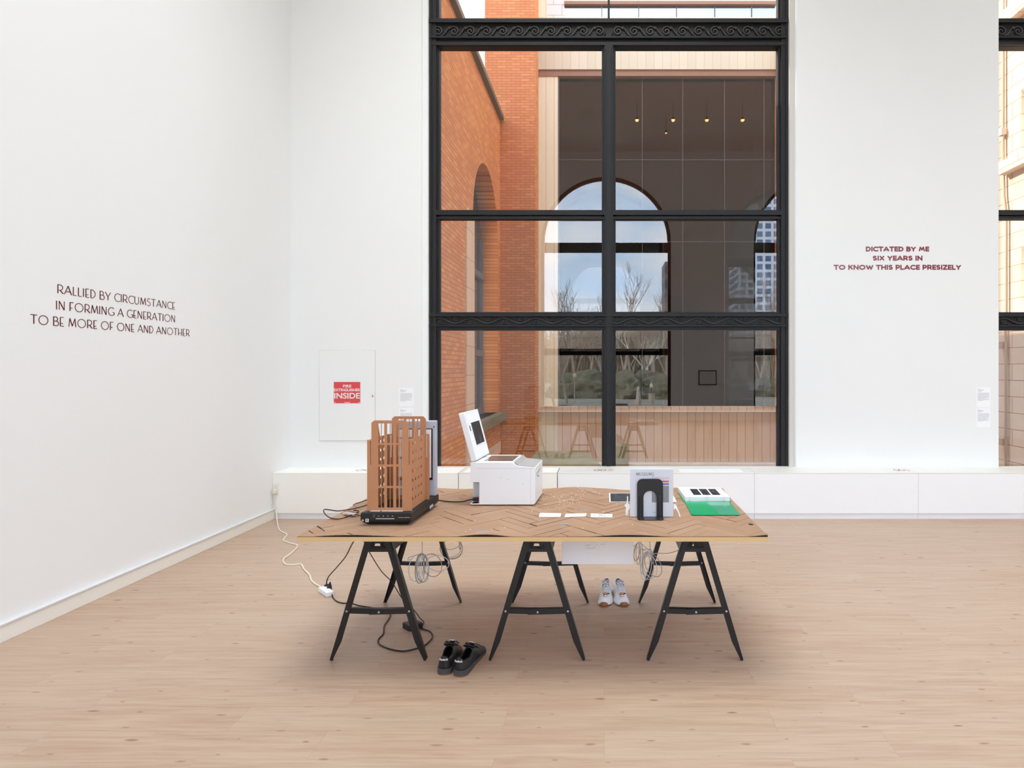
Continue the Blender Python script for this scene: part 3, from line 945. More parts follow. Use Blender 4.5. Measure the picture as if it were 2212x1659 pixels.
# ------------------------------------------------------------------ low bench of enclosures under the windows
YK = K * 6.68; ZB = 0.495
def sx(x, d=6.68): return xat(x, d)
seams = [XL, sx(990), sx(1204), sx(1630), sx(1984), 6.6]
blabels = ['long cream bench section in the room corner below the fire extinguisher door',
           'short cream bench section between two dark seams behind the printer',
           'white bench section under the window behind the open book stand',
           'white bench section with a faint red mark below the pier lettering',
           'white bench section running under the second window with the stone wall outside']
bmat = ['cream', 'cream', 'bench', 'bench', 'bench']
for i in range(5):
    a, b = seams[i] + (0.004 if i in (1, 2) else 0.0012), seams[i + 1] - (0.004 if i in (0, 1) else 0.0012)
    if i == 0: a = XL + 0.001
    r = thing('window_bench', blabels[i], 'bench', ((a + b) / 2, YK, 0.0), 'low bench sections along the window wall')
    yb = YB - 0.001
    body = MB().box(a, b, YK, yb, 0.061, ZB - 0.012)
    body.build('front_panel', M[bmat[i]], r, bevel=0.002)
    MB().box(a, b, YK + 0.012, yb, 0.0, 0.061).build('kick_plate', M['bench_kick'], r)
    MB().box(a, b, YK, yb, ZB - 0.012, ZB).build('bench_top', M['cream' if i == 0 else 'bench_top'], r, bevel=0.003)
    if i == 1:
        MB().box(sx(1152), sx(1202), YK + 0.05, yb - 0.06, ZB, ZB + 0.004).build('vent_lid', M['cream'], r, bevel=0.001)
        MB().box(sx(1000), sx(1030), YK + 0.05, yb - 0.06, ZB, ZB + 0.004).build('vent_lid', M['cream'], r, bevel=0.001)
    if i == 2:
        MB().box(sx(1470), sx(1608), YK + 0.05, yb - 0.12, ZB, ZB + 0.004).build('vent_lid', M['bench'], r, bevel=0.001)
    # printed mark: a pair of linked loops with a faint oval of small print beside it
    marks = {0: (766, 800), 2: (1283, 1309), 3: (1937, 1957)}
    if i in marks:
        x0, x1 = sx(marks[i][0], 6.8), sx(marks[i][1], 6.8)
        w = x1 - x0; cyy = YK + 0.16; zz = ZB + 0.0006
        mk = MB()
        for cx in (x0 + w * 0.23, x0 + w * 0.77):
            mk.tube([(cx + w * 0.21 * math.cos(t), cyy + 0.05 * math.sin(t), zz) for t in [2 * PI * k / 20 for k in range(20)]], 0.006, 4, True, flat=(1, 1, 0.08))
        mk.tube([(x0 + w * 0.36, cyy - 0.02, zz), (x0 + w * 0.5, cyy + 0.01, zz), (x0 + w * 0.64, cyy + 0.03, zz)], 0.008, 4, flat=(1, 1, 0.08))
        mk.build('printed_mark', M['decal'], r)
        mk = MB()
        for q in range(7):
            ww = w * 0.24 * math.sqrt(max(0.05, 1 - ((q - 3) / 3.6) ** 2))
            mk.box(x1 + w * 0.38 - ww, x1 + w * 0.38 + ww, cyy + (q - 3) * 0.018 - 0.003, cyy + (q - 3) * 0.018 + 0.003, ZB, ZB + 0.0008)
        mk.build('printed_mark', M['decal_pale'], r)
# the bench runs on as a sill into the window recesses
tag(box('trim_3', M['bench_top'], W1[0] + 0.001, W1[1] - 0.001, YB, YF - 0.005, 0.37, ZB - 0.001), kind='structure')
tag(box('trim_5', M['cream'], W2[0] + 0.001, W2[1] - 0.001, YB, YF - 0.005, 0.37, ZB - 0.001), kind='structure')

# power socket on the bench's left end
r = thing('wall_socket', 'ivory power socket on the corner end of the cream bench', 'socket', (sx(591.5) + 0.03, YK, 0.33))
zs = zat(1056, 6.68)
cxs = xat(597, 6.68)
MB().box(cxs - 0.028, cxs + 0.028, YK - 0.006, YK - 0.0002, zs - 0.06, zs + 0.06).build('cover_plate', M['base'], r, bevel=0.002)
h = MB()
for dx, dz in ((-0.009, 0.028), (0.009, 0.028), (0.0, 0.012)):
    h.lathe([(0.0032, -0.0068), (0.0032, -0.006)], (cxs + dx, YK, zs + dz), 8, 'y')
h.build('pin_holes', M['ink'], r)

# ------------------------------------------------------------------ lettering on the walls
d1, d2 = K * 4.039, K * 5.157
wgt = 0.0050
lt = thing('wall_lettering', 'thin dark red capital lettering, three lines starting with RALLIED', 'lettering', (XL, K * 4.5, 1.99))
for body, ya, yb_, z in (('RALLIED BY CIRCUMSTANCE', 4.045, 5.155, 2.094), ('IN FORMING A GENERATION', 4.035, 5.157, 1.988), ('TO BE MORE OF ONE AND ANOTHER', 3.856, 5.334, 1.883)):
    stroke_text(MB(), body, (XL + 0.0002, K * ya, z), (0, 1, 0), (0, 0, 1), K * (yb_ - ya), 0.0565, wgt).build('lettering_line', M['vinyl_dark'], lt)
lt = thing('wall_lettering', 'bold wine red capital lettering, three lines starting with DICTATED', 'lettering', (xat(1938, 7.05), YB, 2.72))
for k, (body, xa, xb, yb_) in enumerate((('DICTATED BY ME', 1871, 2006, 543.3), ('SIX YEARS IN', 1886, 1992, 563), ('TO KNOW THIS PLACE PRESIZELY', 1802, 2075, 582.8))):
    stroke_text(MB(), body, (xat(xa, 7.05), YB - 0.0002, zat(yb_, 7.05)), (1, 0, 0), (0, 0, 1), xat(xb, 7.05) - xat(xa, 7.05), 0.056, 0.0142, gap=0.20, space=0.42, font=BOLD).build('lettering_line', M['vinyl_red'], lt)

# fire extinguisher cabinet door
x0, x1 = xat(690, 7.05), xat(811, 7.05); z0, z1 = zat(952, 7.05), zat(756, 7.05)
r = thing('fire_extinguisher_cabinet', 'flush white wall cabinet with a red fire extinguisher sign and round lock', 'cabinet', ((x0 + x1) / 2, YB, z0))
MB().box(x0, x1, YB - 0.004, YB - 0.0005, z0, z1).build('cabinet_frame', M['wall_grey'], r)
MB().box(x0 + 0.004, x1 - 0.004, YB - 0.009, YB - 0.004, z0 + 0.004, z1 - 0.004).build('cabinet_door', M['wall'], r, bevel=0.001)
lx, lz = xat(806, 7.05), zat(855, 7.05)
lk = MB().lathe([(0.014, 0.0), (0.014, -0.006), (0.009, -0.008)], (lx, YB - 0.009, lz), 16, 'y').build('lock', M['silver'], r)
MB().lathe([(0.005, -0.0075), (0.005, -0.0085)], (lx, YB - 0.009, lz), 10, 'y').build('keyhole', M['ink'], lk)
a, b = xat(722, 7.05), xat(779, 7.05); c, d = zat(871, 7.05), zat(825, 7.05)
sg = MB().box(a, b, YB - 0.0105, YB - 0.009, c, d).build('warning_sign', M['red_sign'], r)
for body, xa, xb, za, zb in (('FIRE', 742, 760, 837, 831), ('EXTINGUISHER', 722.5, 778.6, 845.3, 839.2), ('INSIDE', 723, 778.3, 861, 848.6)):
    fit_text('sign_text', body, M['white_mark'], (xat(xa, 7.05), YB - 0.0105, zat(za, 7.05)), (1, 0, 0), (0, 0, 1), xat(xb, 7.05) - xat(xa, 7.05), zat(zb, 7.05) - zat(za, 7.05), sg, 0.0006, 0.018)
tl = MB()
for xa, xb in ((723, 726), (745, 757), (775, 778)):
    tl.box(xat(xa, 7.05), xat(xb, 7.05), YB - 0.0111, YB - 0.0105, zat(869.6, 7.05), zat(868.6, 7.05))
tl.build('sign_print', M['white_mark'], sg)

# small caption cards beside the windows
def caption(xa, xb, ya, yb_, label, rows):
    x0, x1, z0, z1 = xat(xa, 7.05), xat(xb, 7.05), zat(yb_, 7.05), zat(ya, 7.05)
    r = thing('caption_card', label, 'wall label', ((x0 + x1) / 2, YB, z0), 'caption cards on the window wall')
    MB().box(x0, x1, YB - 0.003, YB - 0.0002, z0, z1).build('card', M['paper'], r, bevel=0.0005)
    w = x1 - x0
    t = MB()
    text_lines(t, (x0 + w * 0.1, YB - 0.003, z1 - 0.016), (1, 0, 0), (0, 0, 1), [w * q for q in (0.18, 0.42, 0.4, 0.3)], 0.0085, 0.0038)
    text_lines(t, (x0 + w * 0.1, YB - 0.003, z1 - 0.06), (1, 0, 0), (0, 0, 1), [w * q for q in rows], 0.0085, 0.0038)
    t.build('caption_text', M['ink_pale'], r)
full = [0.82, 0.8, 0.83, 0.81, 0.82, 0.8, 0.83, 0.6, 0.8, 0.82, 0.4]
caption(861.5, 893, 838, 878.5, 'upper white caption card between extinguisher door and window', full)
caption(861.5, 893, 881, 922, 'lower white caption card half hidden behind the cardboard tower', full)
caption(2108.5, 2139, 837, 879.5, 'upper white caption card low on the lettered white pier', full)
caption(2108.5, 2139, 881.5, 923, 'lower white caption card low on the lettered white pier', full)

# ceiling spot lamps, seen mirrored in the glass
for k, (px, py, dd, rr) in enumerate(((1376, 259, 16.0, 0.048), (1454, 259, 16.0, 0.048), (1527, 259, 16.0, 0.048), (1604, 259, 16.0, 0.048), (1439, 287, 16.8, 0.025))):
    p = P(px, py, dd); yy = 2 * YG - p.y
    t_ = thing('ceiling_spotlight', ('small dim' if k == 4 else 'warm round') + ' ceiling spotlight reflected in the window, ' + ['first from left of the bright row', 'second from left of the bright row', 'third from left of the bright row', 'rightmost of the bright row', 'below the bright row'][k], 'ceiling lamp', (p.x, yy, p.z), 'ceiling spotlights mirrored in the glass')
    MB().lathe([(0.03, 0.0), (0.03, 0.05), (0.004, 0.051), (0.004, ZC - p.z)], (p.x, yy, p.z), 12).build('lamp_housing', M['black'], t_)
    MB().lathe([(0.001, -rr), (rr * 0.7, -rr * 0.7), (rr, 0.0), (rr * 0.6, 0.01)], (p.x, yy, p.z), 12).build('bulb', M['bulb'], t_)

# framed drawing on the rear pier, seen mirrored
p0, p1 = P(1509, 832, 19.6), P(1548, 800, 19.6)
r = thing('framed_drawing', 'small black framed drawing on the rear wall, mirrored in the window', 'picture', ((p0.x + p1.x) / 2, YR, p0.z))
MB().box(p0.x, p1.x, YR + 0.0005, YR + 0.03, p0.z, p1.z).build('picture_frame', M['black'], r)
MB().box(p0.x + 0.03, p1.x - 0.03, YR + 0.03, YR + 0.032, p0.z + 0.03, p1.z - 0.03).build('drawing', M['drawing'], r)

# ================================================================== TRESTLES AND TABLE
YT1, YT2 = K * 3.431, K * 4.294      # front and rear leg frames
def make_trestle(cx, label):
    r = thing('trestle', label, 'trestle', (cx, (YT1 + YT2) / 2, 0.0), 'black metal trestles carrying the table')
    cy_ = r.location.y
    H = 0.7055
    for yy, s in ((YT1, -1), (YT2, 1)):
        for q in (-1, 1):
            top = Vector((cx + q * 0.045, yy, 0.690)); foot = Vector((cx + q * 0.250, yy, 0.0))
            ax = (foot - top).normalized()
            side = Vector((ax.z, 0, -ax.x)) * q
            if side.x * q < 0: side = -side
            w = 0.017
            L = (foot - top).length
            knee = top + ax * (L - 0.115)
            # outline of the flat face: pointed foot cut on the inner side
            out = [top - side * w, top + side * w, foot + side * w * 0.95, foot + side * 0.002, knee - side * w]
            f = MB()
            y0 = yy + s * 0.0
            n = len(out)
            pts = [Vector((p.x, y0, max(p.z, 0.0))) for p in out] + [Vector((p.x, y0 - s * 0.004, max(p.z, 0.0))) for p in out]
            f.add(pts, [tuple(range(n)), tuple(range(2 * n - 1, n - 1, -1))] + [(i, (i + 1) % n, n + (i + 1) % n, n + i) for i in range(n)])
            # folded flange along the outer edge
            o1, o2 = top + side * (w - 0.002), foot + side * (w * 0.95 - 0.002)
            fl = [o1, o1 + side * 0.002, o2 + side * 0.002, o2]
            a = [Vector((p.x, y0, max(p.z, 0.0))) for p in fl]; b = [Vector((p.x, y0 - s * 0.030, max(p.z, 0.0))) for p in fl]
            f.hull8(a, b)
            lg = f.build('leg', M['trestle'], r, bevel=0.0012)
            MB().box(foot.x + q * 0.006 - 0.006, foot.x + q * 0.006 + 0.006, y0 - s * 0.012, y0 + s * 0.0012, 0.0, 0.008).build('foot_cap', M['black_dark'], lg, bevel=0.002)
        # crossbar of two overlapping straps, sagging a little in the middle
        zb = 0.272
        hw = 0.045 + (0.250 - 0.045) * (0.690 - zb) / 0.690
        f = MB()
        th0 = yy + s * 0.0035; th1 = yy - s * 0.012
        def strap(xa, za, xb, zb_, y0, y1, h=0.0145):
            f.hull8([(xa, y0, za - h), (xb, y0, zb_ - h), (xb, y0, zb_ + h), (xa, y0, za + h)], [(xa, y1, za - h), (xb, y1, zb_ - h), (xb, y1, zb_ + h), (xa, y1, za + h)])
        strap(cx - hw + 0.006, zb, cx + 0.01, zb - 0.005, yy - s * 0.005, yy - s * 0.009)
        strap(cx - 0.05, zb - 0.005, cx + hw - 0.006, zb, yy - s * 0.001 if s < 0 else yy - s * 0.0095, yy - s * 0.005 if s < 0 else yy - s * 0.0135)
        # top lips of the straps
        f.hull8([(cx - hw + 0.01, yy - s * 0.005, zb + 0.0125), (cx, yy - s * 0.005, zb + 0.0085), (cx, yy - s * 0.005, zb + 0.0105), (cx - hw + 0.01, yy - s * 0.005, zb + 0.0145)],
                [(cx - hw + 0.01, yy - s * 0.026, zb + 0.0125), (cx, yy - s * 0.026, zb + 0.0085), (cx, yy - s * 0.026, zb + 0.0105), (cx - hw + 0.01, yy - s * 0.026, zb + 0.0145)])
        f.hull8([(cx, yy - s * 0.005, zb + 0.0085), (cx + hw - 0.01, yy - s * 0.005, zb + 0.0125), (cx + hw - 0.01, yy - s * 0.005, zb + 0.0145), (cx, yy - s * 0.005, zb + 0.0105)],
                [(cx, yy - s * 0.026, zb + 0.0085), (cx + hw - 0.01, yy - s * 0.026, zb + 0.0125), (cx + hw - 0.01, yy - s * 0.026, zb + 0.0145), (cx, yy - s * 0.026, zb + 0.0105)])
        cb = f.build('crossbar', M['trestle'], r)
        bo = -1     # bolts show towards the room
        for bxp, bz in ((cx - hw - 0.002, zb), (cx + 0.005, zb - 0.005), (cx + hw + 0.002, zb)):
            yb0 = yy - 0.0005 if s < 0 else yy - 0.0135
            if s > 0 and abs(bxp - cx) > 0.1: yb0 = yy - 0.0042
            MB().lathe([(0.0058, 0.0), (0.0052, -0.003), (0.002, -0.0042)], (bxp, yb0, bz), 10, 'y').build('bolt', M['zinc'], cb)
        # head plate with its embossed trapezoid and hole
        za, zb2 = 0.600, 0.700
        wb, wt = 0.083, 0.052
        hole = [(-0.017, 0.632), (0.017, 0.632), (0.012, 0.646), (-0.012, 0.646)]
        me = plate_mesh([(-wb, za), (wb, za), (wt, zb2), (-wt, zb2)], [hole], 0.003, lambda u, v, t: (cx + u, yy + s * (0.003 + t) , v))
        hp = link_mesh('head_plate', me, M['trestle'], r)
        f = MB()
        for sc, y0 in ((1.0, 0.007), (0.72, 0.0085)):
            ring = [(-0.042 * sc, 0.642 - 0.021 * sc), (0.042 * sc, 0.642 - 0.021 * sc), (0.024 * sc, 0.642 + 0.040 * sc), (-0.024 * sc, 0.642 + 0.040 * sc)]
            f.tube([(cx + u, yy + s * y0, v) for u, v in ring], 0.0035, 6, True)
        f.build('embossed_rim', M['black_dark'], hp, smooth=True)
        for q in (-1, 1):
            f = MB()
            f.hull8([(cx + q * wt, yy + s * 0.005, zb2), (cx + q * wb, yy + s * 0.005, za), (cx + q * (wb + 0.002), yy + s * 0.005, za), (cx + q * (wt + 0.002), yy + s * 0.005, zb2)],
                    [(cx + q * wt, yy - s * 0.03, zb2), (cx + q * wb, yy - s * 0.03, za), (cx + q * (wb + 0.002), yy - s * 0.03, za), (cx + q * (wt + 0.002), yy - s * 0.03, zb2)])
            f.build('side_lug', M['trestle'], hp)
    # long top channel and the slanting cheek sheets
    f = MB()
    f.box(cx - 0.048, cx + 0.048, YT1 + 0.004, YT2 - 0.004, 0.7005, H)
    f.build('top_beam', M['trestle'], r)
    for q in (-1, 1):
        f = MB()
        f.hull8([(cx + q * 0.048, YT1 + 0.033, 0.7005), (cx + q * 0.085, YT1 + 0.033, 0.605), (cx + q * 0.087, YT1 + 0.033, 0.605), (cx + q * 0.050, YT1 + 0.033, 0.7005)],
                [(cx + q * 0.048, YT2 - 0.033, 0.7005), (cx + q * 0.085, YT2 - 0.033, 0.605), (cx + q * 0.087, YT2 - 0.033, 0.605), (cx + q * 0.050, YT2 - 0.033, 0.7005)])
        f.build('cheek_sheet', M['trestle'], r)
    return r
def copy_tree(o, parent=None):
    c = o.copy()
    COL.objects.link(c)
    if parent is not None: c.parent = parent
    for ch in list(o.children): copy_tree(ch, c)
    return c
tr0 = make_trestle(-1.242, 'black metal trestle carrying the table end below the black scanner')
for cx, lab in ((-0.370, 'black metal trestle under the table middle beside the hanging drawing sheets'), (0.500, 'black metal trestle carrying the table end below the green binder')):
    t = copy_tree(tr0)
    t.location.x = cx
    t['label'] = lab

TX0, TX1 = xat(641, 3.2445), xat(1660, 3.2445)
TY0, TY1 = K * 3.2445, K * 4.49
tag(box('tabletop', M['ply'], TX0, TX1, TY0, TY1, 0.706, 0.7295, bevel=0.001), 'long pale plywood tabletop lying across three black trestles', 'tabletop')

# herringbone cardboard cover on a black underlay
random.seed(7)
def wav(x, y):
    """lift of the loose cardboard"""
    e0 = max(0.0, 1 - (y - TY0) / 0.10)
    e1 = max(0.0, 1 - (TY1 - y) / 0.16)
    base = 0.0025 + 0.0018 * mnoise.noise((x * 3.1, y * 3.7, 0.3))
    w0 = 0.0155 * max(0.0, math.sin(x * 8.6 + 0.4) * 0.75 + mnoise.noise((x * 3.3, 5.0, 1.0)) * 0.9)
    w1 = 0.02 * (0.6 + mnoise.noise((x * 2.6, 9.0, 1.0)))
    return base + e0 * w0 + e1 * e1 * max(0.0, w1)
def clip_poly(poly, x0, x1, y0, y1):
    def cut(ps, f, inter):
        out = []
        for i in range(len(ps)):
            a, b = ps[i - 1], ps[i]
            fa, fb = f(a), f(b)
            if fa >= 0:
                if fb >= 0: out.append(b)
                else: out.append(inter(a, b, fa / (fa - fb)))
            elif fb >= 0:
                out.append(inter(a, b, fa / (fa - fb))); out.append(b)
        return out
    it = lambda a, b, t: (a[0] + (b[0] - a[0]) * t, a[1] + (b[1] - a[1]) * t)
    for f in (lambda p: p[0] - x0, lambda p: x1 - p[0], lambda p: p[1] - y0, lambda p: y1 - p[1]):
        if not poly: return []
        poly = cut(poly, f, it)
    return poly
mat_root = thing('cardboard_mat', 'brown herringbone cardboard cover lying over the whole tabletop', 'table cover', ((TX0 + TX1) / 2, TY0, 0.7295))
und = MB()
NX = 60
edge_pts = [TX0 + (TX1 - TX0) * i / NX for i in range(NX + 1)]
und.box(TX0 + 0.002, TX1 - 0.002, TY0 + 0.002, TY1 - 0.004, 0.7296, 0.7306)
for i in range(NX):                       # curling black front edge seen under the cardboard
    a, b = edge_pts[i], edge_pts[i + 1]
    za, zb = 0.7306 + wav(a, TY0) - 0.0016, 0.7306 + wav(b, TY0) - 0.0016
    und.hull8([(max(a, TX0 + 0.003), TY0 + 0.004, 0.7306), (min(b, TX1 - 0.003), TY0 + 0.004, 0.7306), (min(b, TX1 - 0.003), TY0 + 0.004, max(0.7307, zb)), (max(a, TX0 + 0.003), TY0 + 0.004, max(0.7307, za))],
              [(max(a, TX0 + 0.003), TY0 + 0.010, 0.7306), (min(b, TX1 - 0.003), TY0 + 0.010, 0.7306), (min(b, TX1 - 0.003), TY0 + 0.010, max(0.7307, zb)), (max(a, TX0 + 0.003), TY0 + 0.010, max(0.7307, za))])
und.build('underlay', M['felt'], mat_root)
cb = MB(); strip_val = []
LL, WW = 0.265, 0.066
ca, sa = math.cos(math.radians(45)), math.sin(math.radians(45))
ox, oy = (TX0 + TX1) / 2, (TY0 + TY1) / 2
def strip(x0, x1, y0, y1, val, lift, g):
    """one cardboard strip; g = gaps (side A at its two ends, side B at its two ends, end gaps)"""
    nseg = 6
    along_x = (x1 - x0) > (y1 - y0)
    if along_x: x0 += g[4]; x1 -= g[5]
    else: y0 += g[4]; y1 -= g[5]
    for i in range(nseg):
        t0, t1 = i / nseg, (i + 1) / nseg
        A = lambda t: g[0] + (g[1] - g[0]) * t
        B = lambda t: g[2] + (g[3] - g[2]) * t
        if along_x: q = [(x0 + (x1 - x0) * t0, y0 + A(t0)), (x0 + (x1 - x0) * t1, y0 + A(t1)), (x0 + (x1 - x0) * t1, y1 - B(t1)), (x0 + (x1 - x0) * t0, y1 - B(t0))]
        else: q = [(x0 + A(t0), y0 + (y1 - y0) * t0), (x1 - B(t0), y0 + (y1 - y0) * t0), (x1 - B(t1), y0 + (y1 - y0) * t1), (x0 + A(t1), y0 + (y1 - y0) * t1)]
        w = [(ox + a * ca - b * sa, oy + a * sa + b * ca) for a, b in q]
        w = clip_poly(w, TX0 + 0.001, TX1 - 0.001, TY0 + 0.001, TY1)
        if len(w) < 3: continue
        n = len(w)
        z0 = [0.7306 + wav(*p) + lift for p in w]
        vs = [(p[0], p[1], z - 0.0018) for p, z in zip(w, z0)] + [(p[0], p[1], z) for p, z in zip(w, z0)]
        nb = len(cb.f)
        cb.add(vs, [tuple(range(n - 1, -1, -1)), tuple(range(n, 2 * n))] + [(k, (k + 1) % n, n + (k + 1) % n, n + k) for k in range(n)])
        strip_val.extend([val] * (len(cb.f) - nb))
for i in range(-60, 61):
    for j in range(-8, 9):
        bx0, by0 = i * WW + j * LL, i * WW - j * LL
        for kind in (0, 1):
            if kind == 0: x0, x1, y0, y1 = bx0, bx0 + LL, by0, by0 + WW
            else: x0, x1, y0, y1 = bx0 + LL, bx0 + LL + WW, by0 + WW - LL, by0 + WW
            mx_, my_ = (x0 + x1) / 2, (y0 + y1) / 2
            gx, gy = ox + mx_ * ca - my_ * sa, oy + mx_ * sa + my_ * ca
            if not (TX0 - 0.2 < gx < TX1 + 0.2 and TY0 - 0.2 < gy < TY1 + 0.2): continue
            g = [0.00012] * 6
            for e in (0, 1):
                if random.random() < 0.34:
                    g[2 * e], g[2 * e + 1] = random.uniform(0.0, 0.007), random.uniform(0.0, 0.005)
                elif random.random() < 0.3:
                    g[2 * e] = g[2 * e + 1] = 0.0009
                if random.random() < 0.2: g[4 + e] = random.uniform(0.001, 0.006)
            strip(x0, x1, y0, y1, random.random(), random.uniform(-0.0002, 0.0004), g)
me = cb.mesh('cardboard', fix=False)
at = me.attributes.new('strip', 'FLOAT', 'FACE')
for k, v in enumerate(strip_val): at.data[k].value = v
link_mesh('cardboard_strips', me, M['cardboard'], mat_root)
# ragged corrugated front edge
ed = MB()
nn = 520
for k in range(nn):
    a = TX0 + 0.002 + (TX1 - TX0 - 0.004) * k / nn; b = a + (TX1 - TX0) / nn * (0.62 if k % 2 else 0.9)
    za, zb = 0.7306 + wav(a, TY0), 0.7306 + wav(b, TY0)
    h = 0.0016 + 0.0014 * random.random()
    ed.hull8([(a, TY0, za - h), (b, TY0, zb - h), (b, TY0, zb), (a, TY0, za)], [(a, TY0 + 0.003, za - h), (b, TY0 + 0.003, zb - h), (b, TY0 + 0.003, zb), (a, TY0 + 0.003, za)])
ed.build('corrugated_edge', M['card_edge'], mat_root)
MTOP = 0.0036                     # usual height of the cardboard face over TZ
# grey tape patches worn onto the cardboard
for xa, ya, w_, h_ in ((1043, 1152, 0.07, 0.035), (1218, 1133, 0.05, 0.03), (1262, 1105, 0.05, 0.025), (1622, 1134, 0.025, 0.03)):
    p = table_pt(xa, ya)
    zt = 0.7306 + wav(p.x, p.y) + 0.0008
    MB().box(p.x - w_ / 2, p.x + w_ / 2, p.y - h_ / 2, p.y + h_ / 2, zt, zt + 0.0004).build('tape_patch', M['ink_grey'] if xa != 1622 else M['ink'], mat_root)
ZT = TZ + 0.0055                  # where things on the table stand

# ------------------------------------------------------------------ flatbed scanner with raised lid
sc = thing('flatbed_scanner', 'black flatbed scanner with its lid standing open under the cardboard tower', 'scanner', (-1.21, K * 3.7, ZT))
X0, X1 = -1.350, -1.070
Y0, Y1 = K * 3.465, K * 3.465 + 0.47
ZS = 0.807
sh = 0.016                       # the far end sits a little to the right
def sxy(x, y): return x + sh * (y - Y0) / (Y1 - Y0)
f = MB()
prof = [(0.026, ZT), (0.006, ZT + 0.018), (0.0, ZT + 0.028), (0.0, ZS - 0.006), (0.006, ZS)]
ringA = lambda inset, z: [(sxy(X0 + inset, Y0 + inset), Y0 + inset, z), (sxy(X1 - inset, Y0 + inset), Y0 + inset, z), (sxy(X1 - inset, Y1 - inset * 0.3), Y1 - inset * 0.3, z), (sxy(X0 + inset, Y1 - inset * 0.3), Y1 - inset * 0.3, z)]
for (i0, z0), (i1, z1) in zip(prof, prof[1:]):
    f.hull8(ringA(i0, z0), ringA(i1, z1))
base = f.build('scanner_body', M['black'], sc)
gl = MB(); gl.hull8([(sxy(X0 + .03, Y0 + .08), Y0 + .08, ZS), (sxy(X1 - .03, Y0 + .08), Y0 + .08, ZS), (sxy(X1 - .03, Y1 - .05), Y1 - .05, ZS), (sxy(X0 + .03, Y1 - .05), Y1 - .05, ZS)],
                    [(sxy(X0 + .03, Y0 + .08), Y0 + .08, ZS + .0006), (sxy(X1 - .03, Y0 + .08), Y0 + .08, ZS + .0006), (sxy(X1 - .03, Y1 - .05), Y1 - .05, ZS + .0006), (sxy(X0 + .03, Y1 - .05), Y1 - .05, ZS + .0006)])
gl.build('scan_bed', M['black_gloss'], sc)
zf = lambda y: zat(y, 3.465)
fx = lambda x: xat(x, 3.465)
yf = Y0 - 0.0002
MB().box(fx(812), fx(852), yf - 0.0012, yf, zf(1121.2), zf(1119.6)).build('front_light_bar', M['grey_plastic'], base)
for bx_ in (818, 828, 838, 848):
    MB().lathe([(0.0035, 0.0), (0.003, -0.001)], (fx(bx_), yf, zf(1114.8)), 10, 'y').build('front_button', M['ink_grey'], base)
MB().box(fx(806), fx(810), yf - 0.0008, yf, zf(1112.7), zf(1111.8)).box(fx(806), fx(810), yf - 0.0008, yf, zf(1116.6), zf(1115.7)).build('front_print', M['ink_grey'], base)
fit_text('brand_text', 'Perfection V600 Photo', M['white_mark'], (fx(861), yf, zf(1118.6)), (1, 0, 0), (0, 0, 1), fx(886) - fx(861), 0.0038, base, 0.0005)
st = MB().box(fx(789.5), fx(796.5), yf - 0.0008, yf, zf(1127.6), zf(1120.6)).build('sticker', M['white_mark'], base)
MB().box(fx(791), fx(795.2), yf - 0.0012, yf - 0.0008, zf(1123), zf(1121.9)).box(fx(791), fx(792.2), yf - 0.0012, yf - 0.0008, zf(1126.5), zf(1121.9)).box(fx(793.3), fx(795.2), yf - 0.0012, yf - 0.0008, zf(1126.2), zf(1124.2)).build('sticker_mark', M['ink'], st)
MB().lathe([(0.006, 0.0), (0.006, -0.001)], (fx(784), yf, zf(1124)), 14, 'y').build('sticker', M['silver'], base)
MB().box(sxy(X1, Y1 - 0.1) - 0.002, sxy(X1, Y1 - 0.1) + 0.0015, Y1 - 0.17, Y1 - 0.11, ZT + 0.018, ZT + 0.034).build('port_cover', M['lid_blue'], base)
# lid, hinged at the back edge, standing upright
lx0, lx1 = xat(942, 3.93) - 0.281, xat(942, 3.93)
ly0, ly1 = Y1 - 0.055, Y1 - 0.012
lz1 = zat(909, 3.93)
lid = MB().box(lx0, lx1, ly0, ly1, ZS, lz1).build('lid', M['lid_blue'], sc, bevel=0.004)
MB().box(lx0 + 0.018, lx1 - 0.019, ly0 - 0.002, ly0, ZS + 0.10, lz1 - 0.048).build('lid_gasket', M['black_dark'], lid)
MB().box(lx0 + 0.026, lx1 - 0.027, ly0 - 0.004, ly0 - 0.002, ZS + 0.115, lz1 - 0.053).build('lid_mat', M['paper'], lid)
MB().box(lx1 - 0.013, lx1 - 0.008, ly0 - 0.002, ly0, lz1 - 0.042, lz1 - 0.032).build('lid_latch', M['black_dark'], lid)
for a_ in (lx0 + 0.02, lx1 - 0.06):
    MB().box(a_, a_ + 0.04, ly0 + 0.005, ly1, ZS - 0.004, ZS).build('hinge', M['black_dark'], sc)

